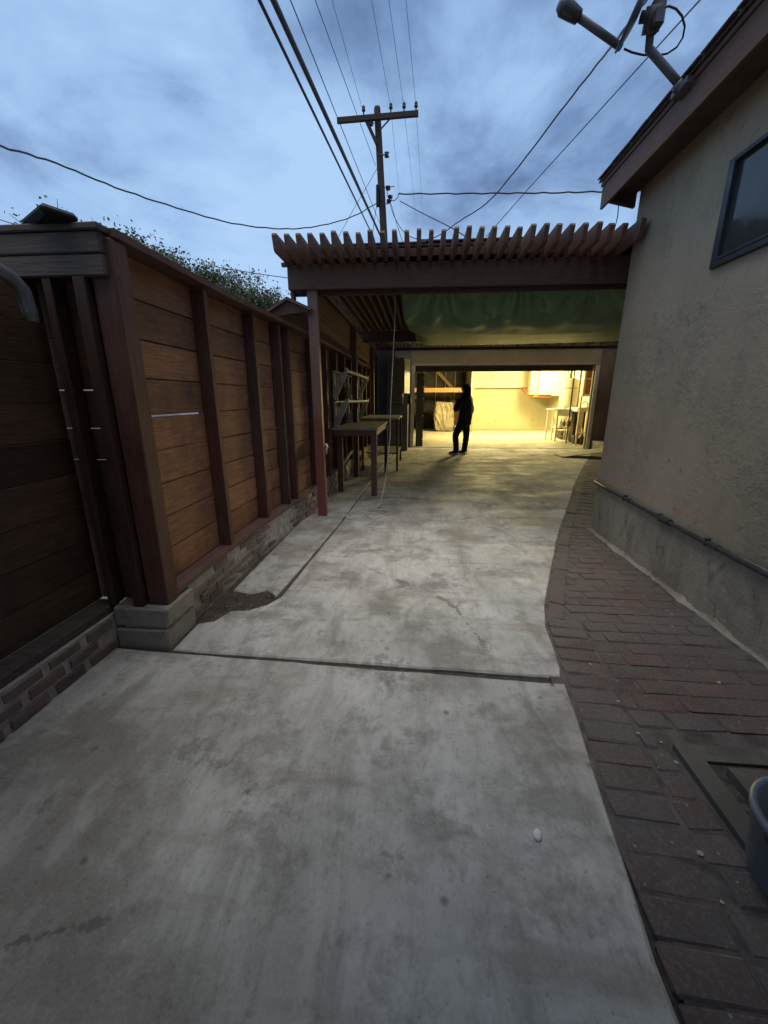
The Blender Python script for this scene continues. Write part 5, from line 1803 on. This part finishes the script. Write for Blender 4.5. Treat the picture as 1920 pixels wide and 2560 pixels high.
def loft(rings, seg=28, wr=0.0, sd=0.0):
    """stack of horizontal ellipses (centre, rx, ry) with soft cloth wrinkles"""
    mb = MB()
    vs, fs = [], []
    for (c_, rx, ry) in rings:
        for q in range(seg):
            a = 2 * math.pi * q / seg
            k_ = 1 + wr * mnoise.noise(Vector((math.cos(a) * 1.6, math.sin(a) * 1.6, c_[2] * 9 + sd)))
            vs.append((c_[0] + rx * math.cos(a) * k_, c_[1] + ry * math.sin(a) * k_, c_[2]))
    for r_ in range(len(rings) - 1):
        for q in range(seg):
            w_ = (q + 1) % seg
            fs.append((r_ * seg + q, r_ * seg + w_, (r_ + 1) * seg + w_, (r_ + 1) * seg + q))
    fs.append(tuple(range(seg))[::-1])
    fs.append(tuple(range((len(rings) - 1) * seg, len(rings) * seg)))
    return mb.add(vs, fs)


def dense(rings, k_=4):
    out = []
    for (c0_, a0_, b0_), (c1_, a1_, b1_) in zip(rings, rings[1:]):
        for q in range(k_):
            t = q / k_
            out.append((tuple(lerp(c0_[w], c1_[w], t) for w in range(3)), lerp(a0_, a1_, t), lerp(b0_, b1_, t)))
    out.append(rings[-1])
    return out


def sleeve(pts, rad):
    """bent limb, smoothed along its length"""
    P_, R_ = [], []
    for q in range(len(pts) - 1):
        p0, p1, p2, p3 = pts[max(q - 1, 0)], pts[q], pts[q + 1], pts[min(q + 2, len(pts) - 1)]
        for w in range(5):
            t = w / 5
            P_.append(0.5 * ((2 * p1) + (p2 - p0) * t + (2 * p0 - 5 * p1 + 4 * p2 - p3) * t * t + (3 * p1 - p0 - 3 * p2 + p3) * t ** 3))
            R_.append(lerp(rad[q], rad[q + 1], t) * (1 + .05 * math.sin(len(P_) * 1.9)))
    P_.append(pts[-1])
    R_.append(rad[-1])
    return P_, R_


# jacket: loose, down to the hips, one mesh with its sleeves
jk = loft(dense([((.0, 0, .775), .168, .21), ((.005, 0, .79), .178, .218), ((.015, 0, .95), .175, .22), ((.03, 0, 1.15), .168, .222), ((.035, 0, 1.3), .165, .225), ((.03, 0, 1.41), .142, .212), ((.022, 0, 1.47), .11, .165), ((.012, 0, 1.54), .085, .095)]), 30, .07)
for pts_, rd_ in (([shL + Vector((.03, .06, .02)), shL + Vector((.0, -.015, -.01)), lerp(shL, elL, .55), elL, lerp(elL, wrL, .5), wrL + (elL - wrL).normalized() * .02], [.09, .092, .08, .072, .064, .05]),
                  ([shR + Vector((-.03, -.06, .02)), shR + Vector((0, .015, -.01)), lerp(shR, elR, .55), elR, lerp(elR, wrR, .5), wrR + (elR - wrR).normalized() * .02], [.09, .092, .08, .072, .064, .052])):
    jk.tube(*sleeve(pts_, rd_), 16)
xf(jk, MM).build('jacket', 'jacket', man, True)
# hood up around the head, open at the face
xf(loft(dense([((.03, 0, 1.46), .12, .14), ((.035, 0, 1.54), .102, .112), ((.03, 0, 1.62), .104, .106), ((.02, 0, 1.70), .108, .102), ((.012, 0, 1.755), .092, .086), ((.01, 0, 1.785), .06, .056), ((.01, 0, 1.795), .015, .015)], 3), 26, .04), MM).build('hood', 'jacket', man, True)
# jeans: seat and two legs, one mesh
jn_ = loft(dense([((.02, 0, .70), .06, .09), ((.02, 0, .76), .125, .165), ((.015, 0, .86), .135, .175), ((.01, 0, .98), .13, .17)]), 26, .03)
for hp_, kn_, an_ in ((hipL, kneeL, ankL), (hipR, kneeR, ankR)):
    jn_.tube(*sleeve([hp_ + Vector((0, 0, -.02)), lerp(hp_, kn_, .5), kn_, lerp(kn_, an_, .5), an_ + Vector((0, 0, .03)), an_ + Vector((0, 0, -.045))], [.112, .10, .085, .077, .073, .078]), 18)
xf(jn_, MM).build('jeans', 'jeans', man, True)
for an in (ankL, ankR):
    sn_ = [(an + Vector((.03, 0, -.045)), .045, .048), (an + Vector((-.06, 0, -.045)), .047, .045), (an + Vector((-.15, 0, -.055)), .042, .033), (an + Vector((-.20, 0, -.06)), .03, .022)]
    mpart('shoe', sn_, [(0, 1), (1, 2), (2, 3)], 'shoe')
    so = MB().prism([(an.x + .085, an.y - .035), (an.x + .085, an.y + .035), (an.x - .08, an.y + .05), (an.x - .19, an.y + .042), (an.x - .235, an.y), (an.x - .19, an.y - .042), (an.x - .08, an.y - .05)], 'Z', 0.003, .022)
    xf(so, MM).build('shoe_sole', 'sole', man)
# the phone in the raised hand
ph = MM @ (wrL + Vector((-.02, .02, .12)))
o = MB().box((ph.x - .012, ph.y - .035, ph.z - .05), (ph.x + .0, ph.y + .035, ph.z + .09), .005).build('mobile_phone', 'black_metal', None)
tag(o, 'dark phone held up by the person', 'phone')

# ------------------------------------------------------------------ roof added out of view behind the camera to shade the near paving
shade_roof = thing('added_shade_roof', (0, -3, 0), 'unseen timber roof added behind the viewpoint to shade the driveway', 'added_shade_roof')
box('roof_sheet', (-1.85, -6.2, 3.05), (1.60, 1.38, 3.09), 'deck', shade_roof)
for yy in (1.2, -2.6, -6.0):
    box('beam', (-1.78, yy - .05, 2.89), (1.62, yy + .05, 3.048), 'beam_x', shade_roof)
    for xx in (-1.74, 1.56):
        if yy > 0:
            continue
        box('post', (xx, yy - .048, 0.0), (xx + .09, yy + .048, 2.888), 'bench_leg', shade_roof)
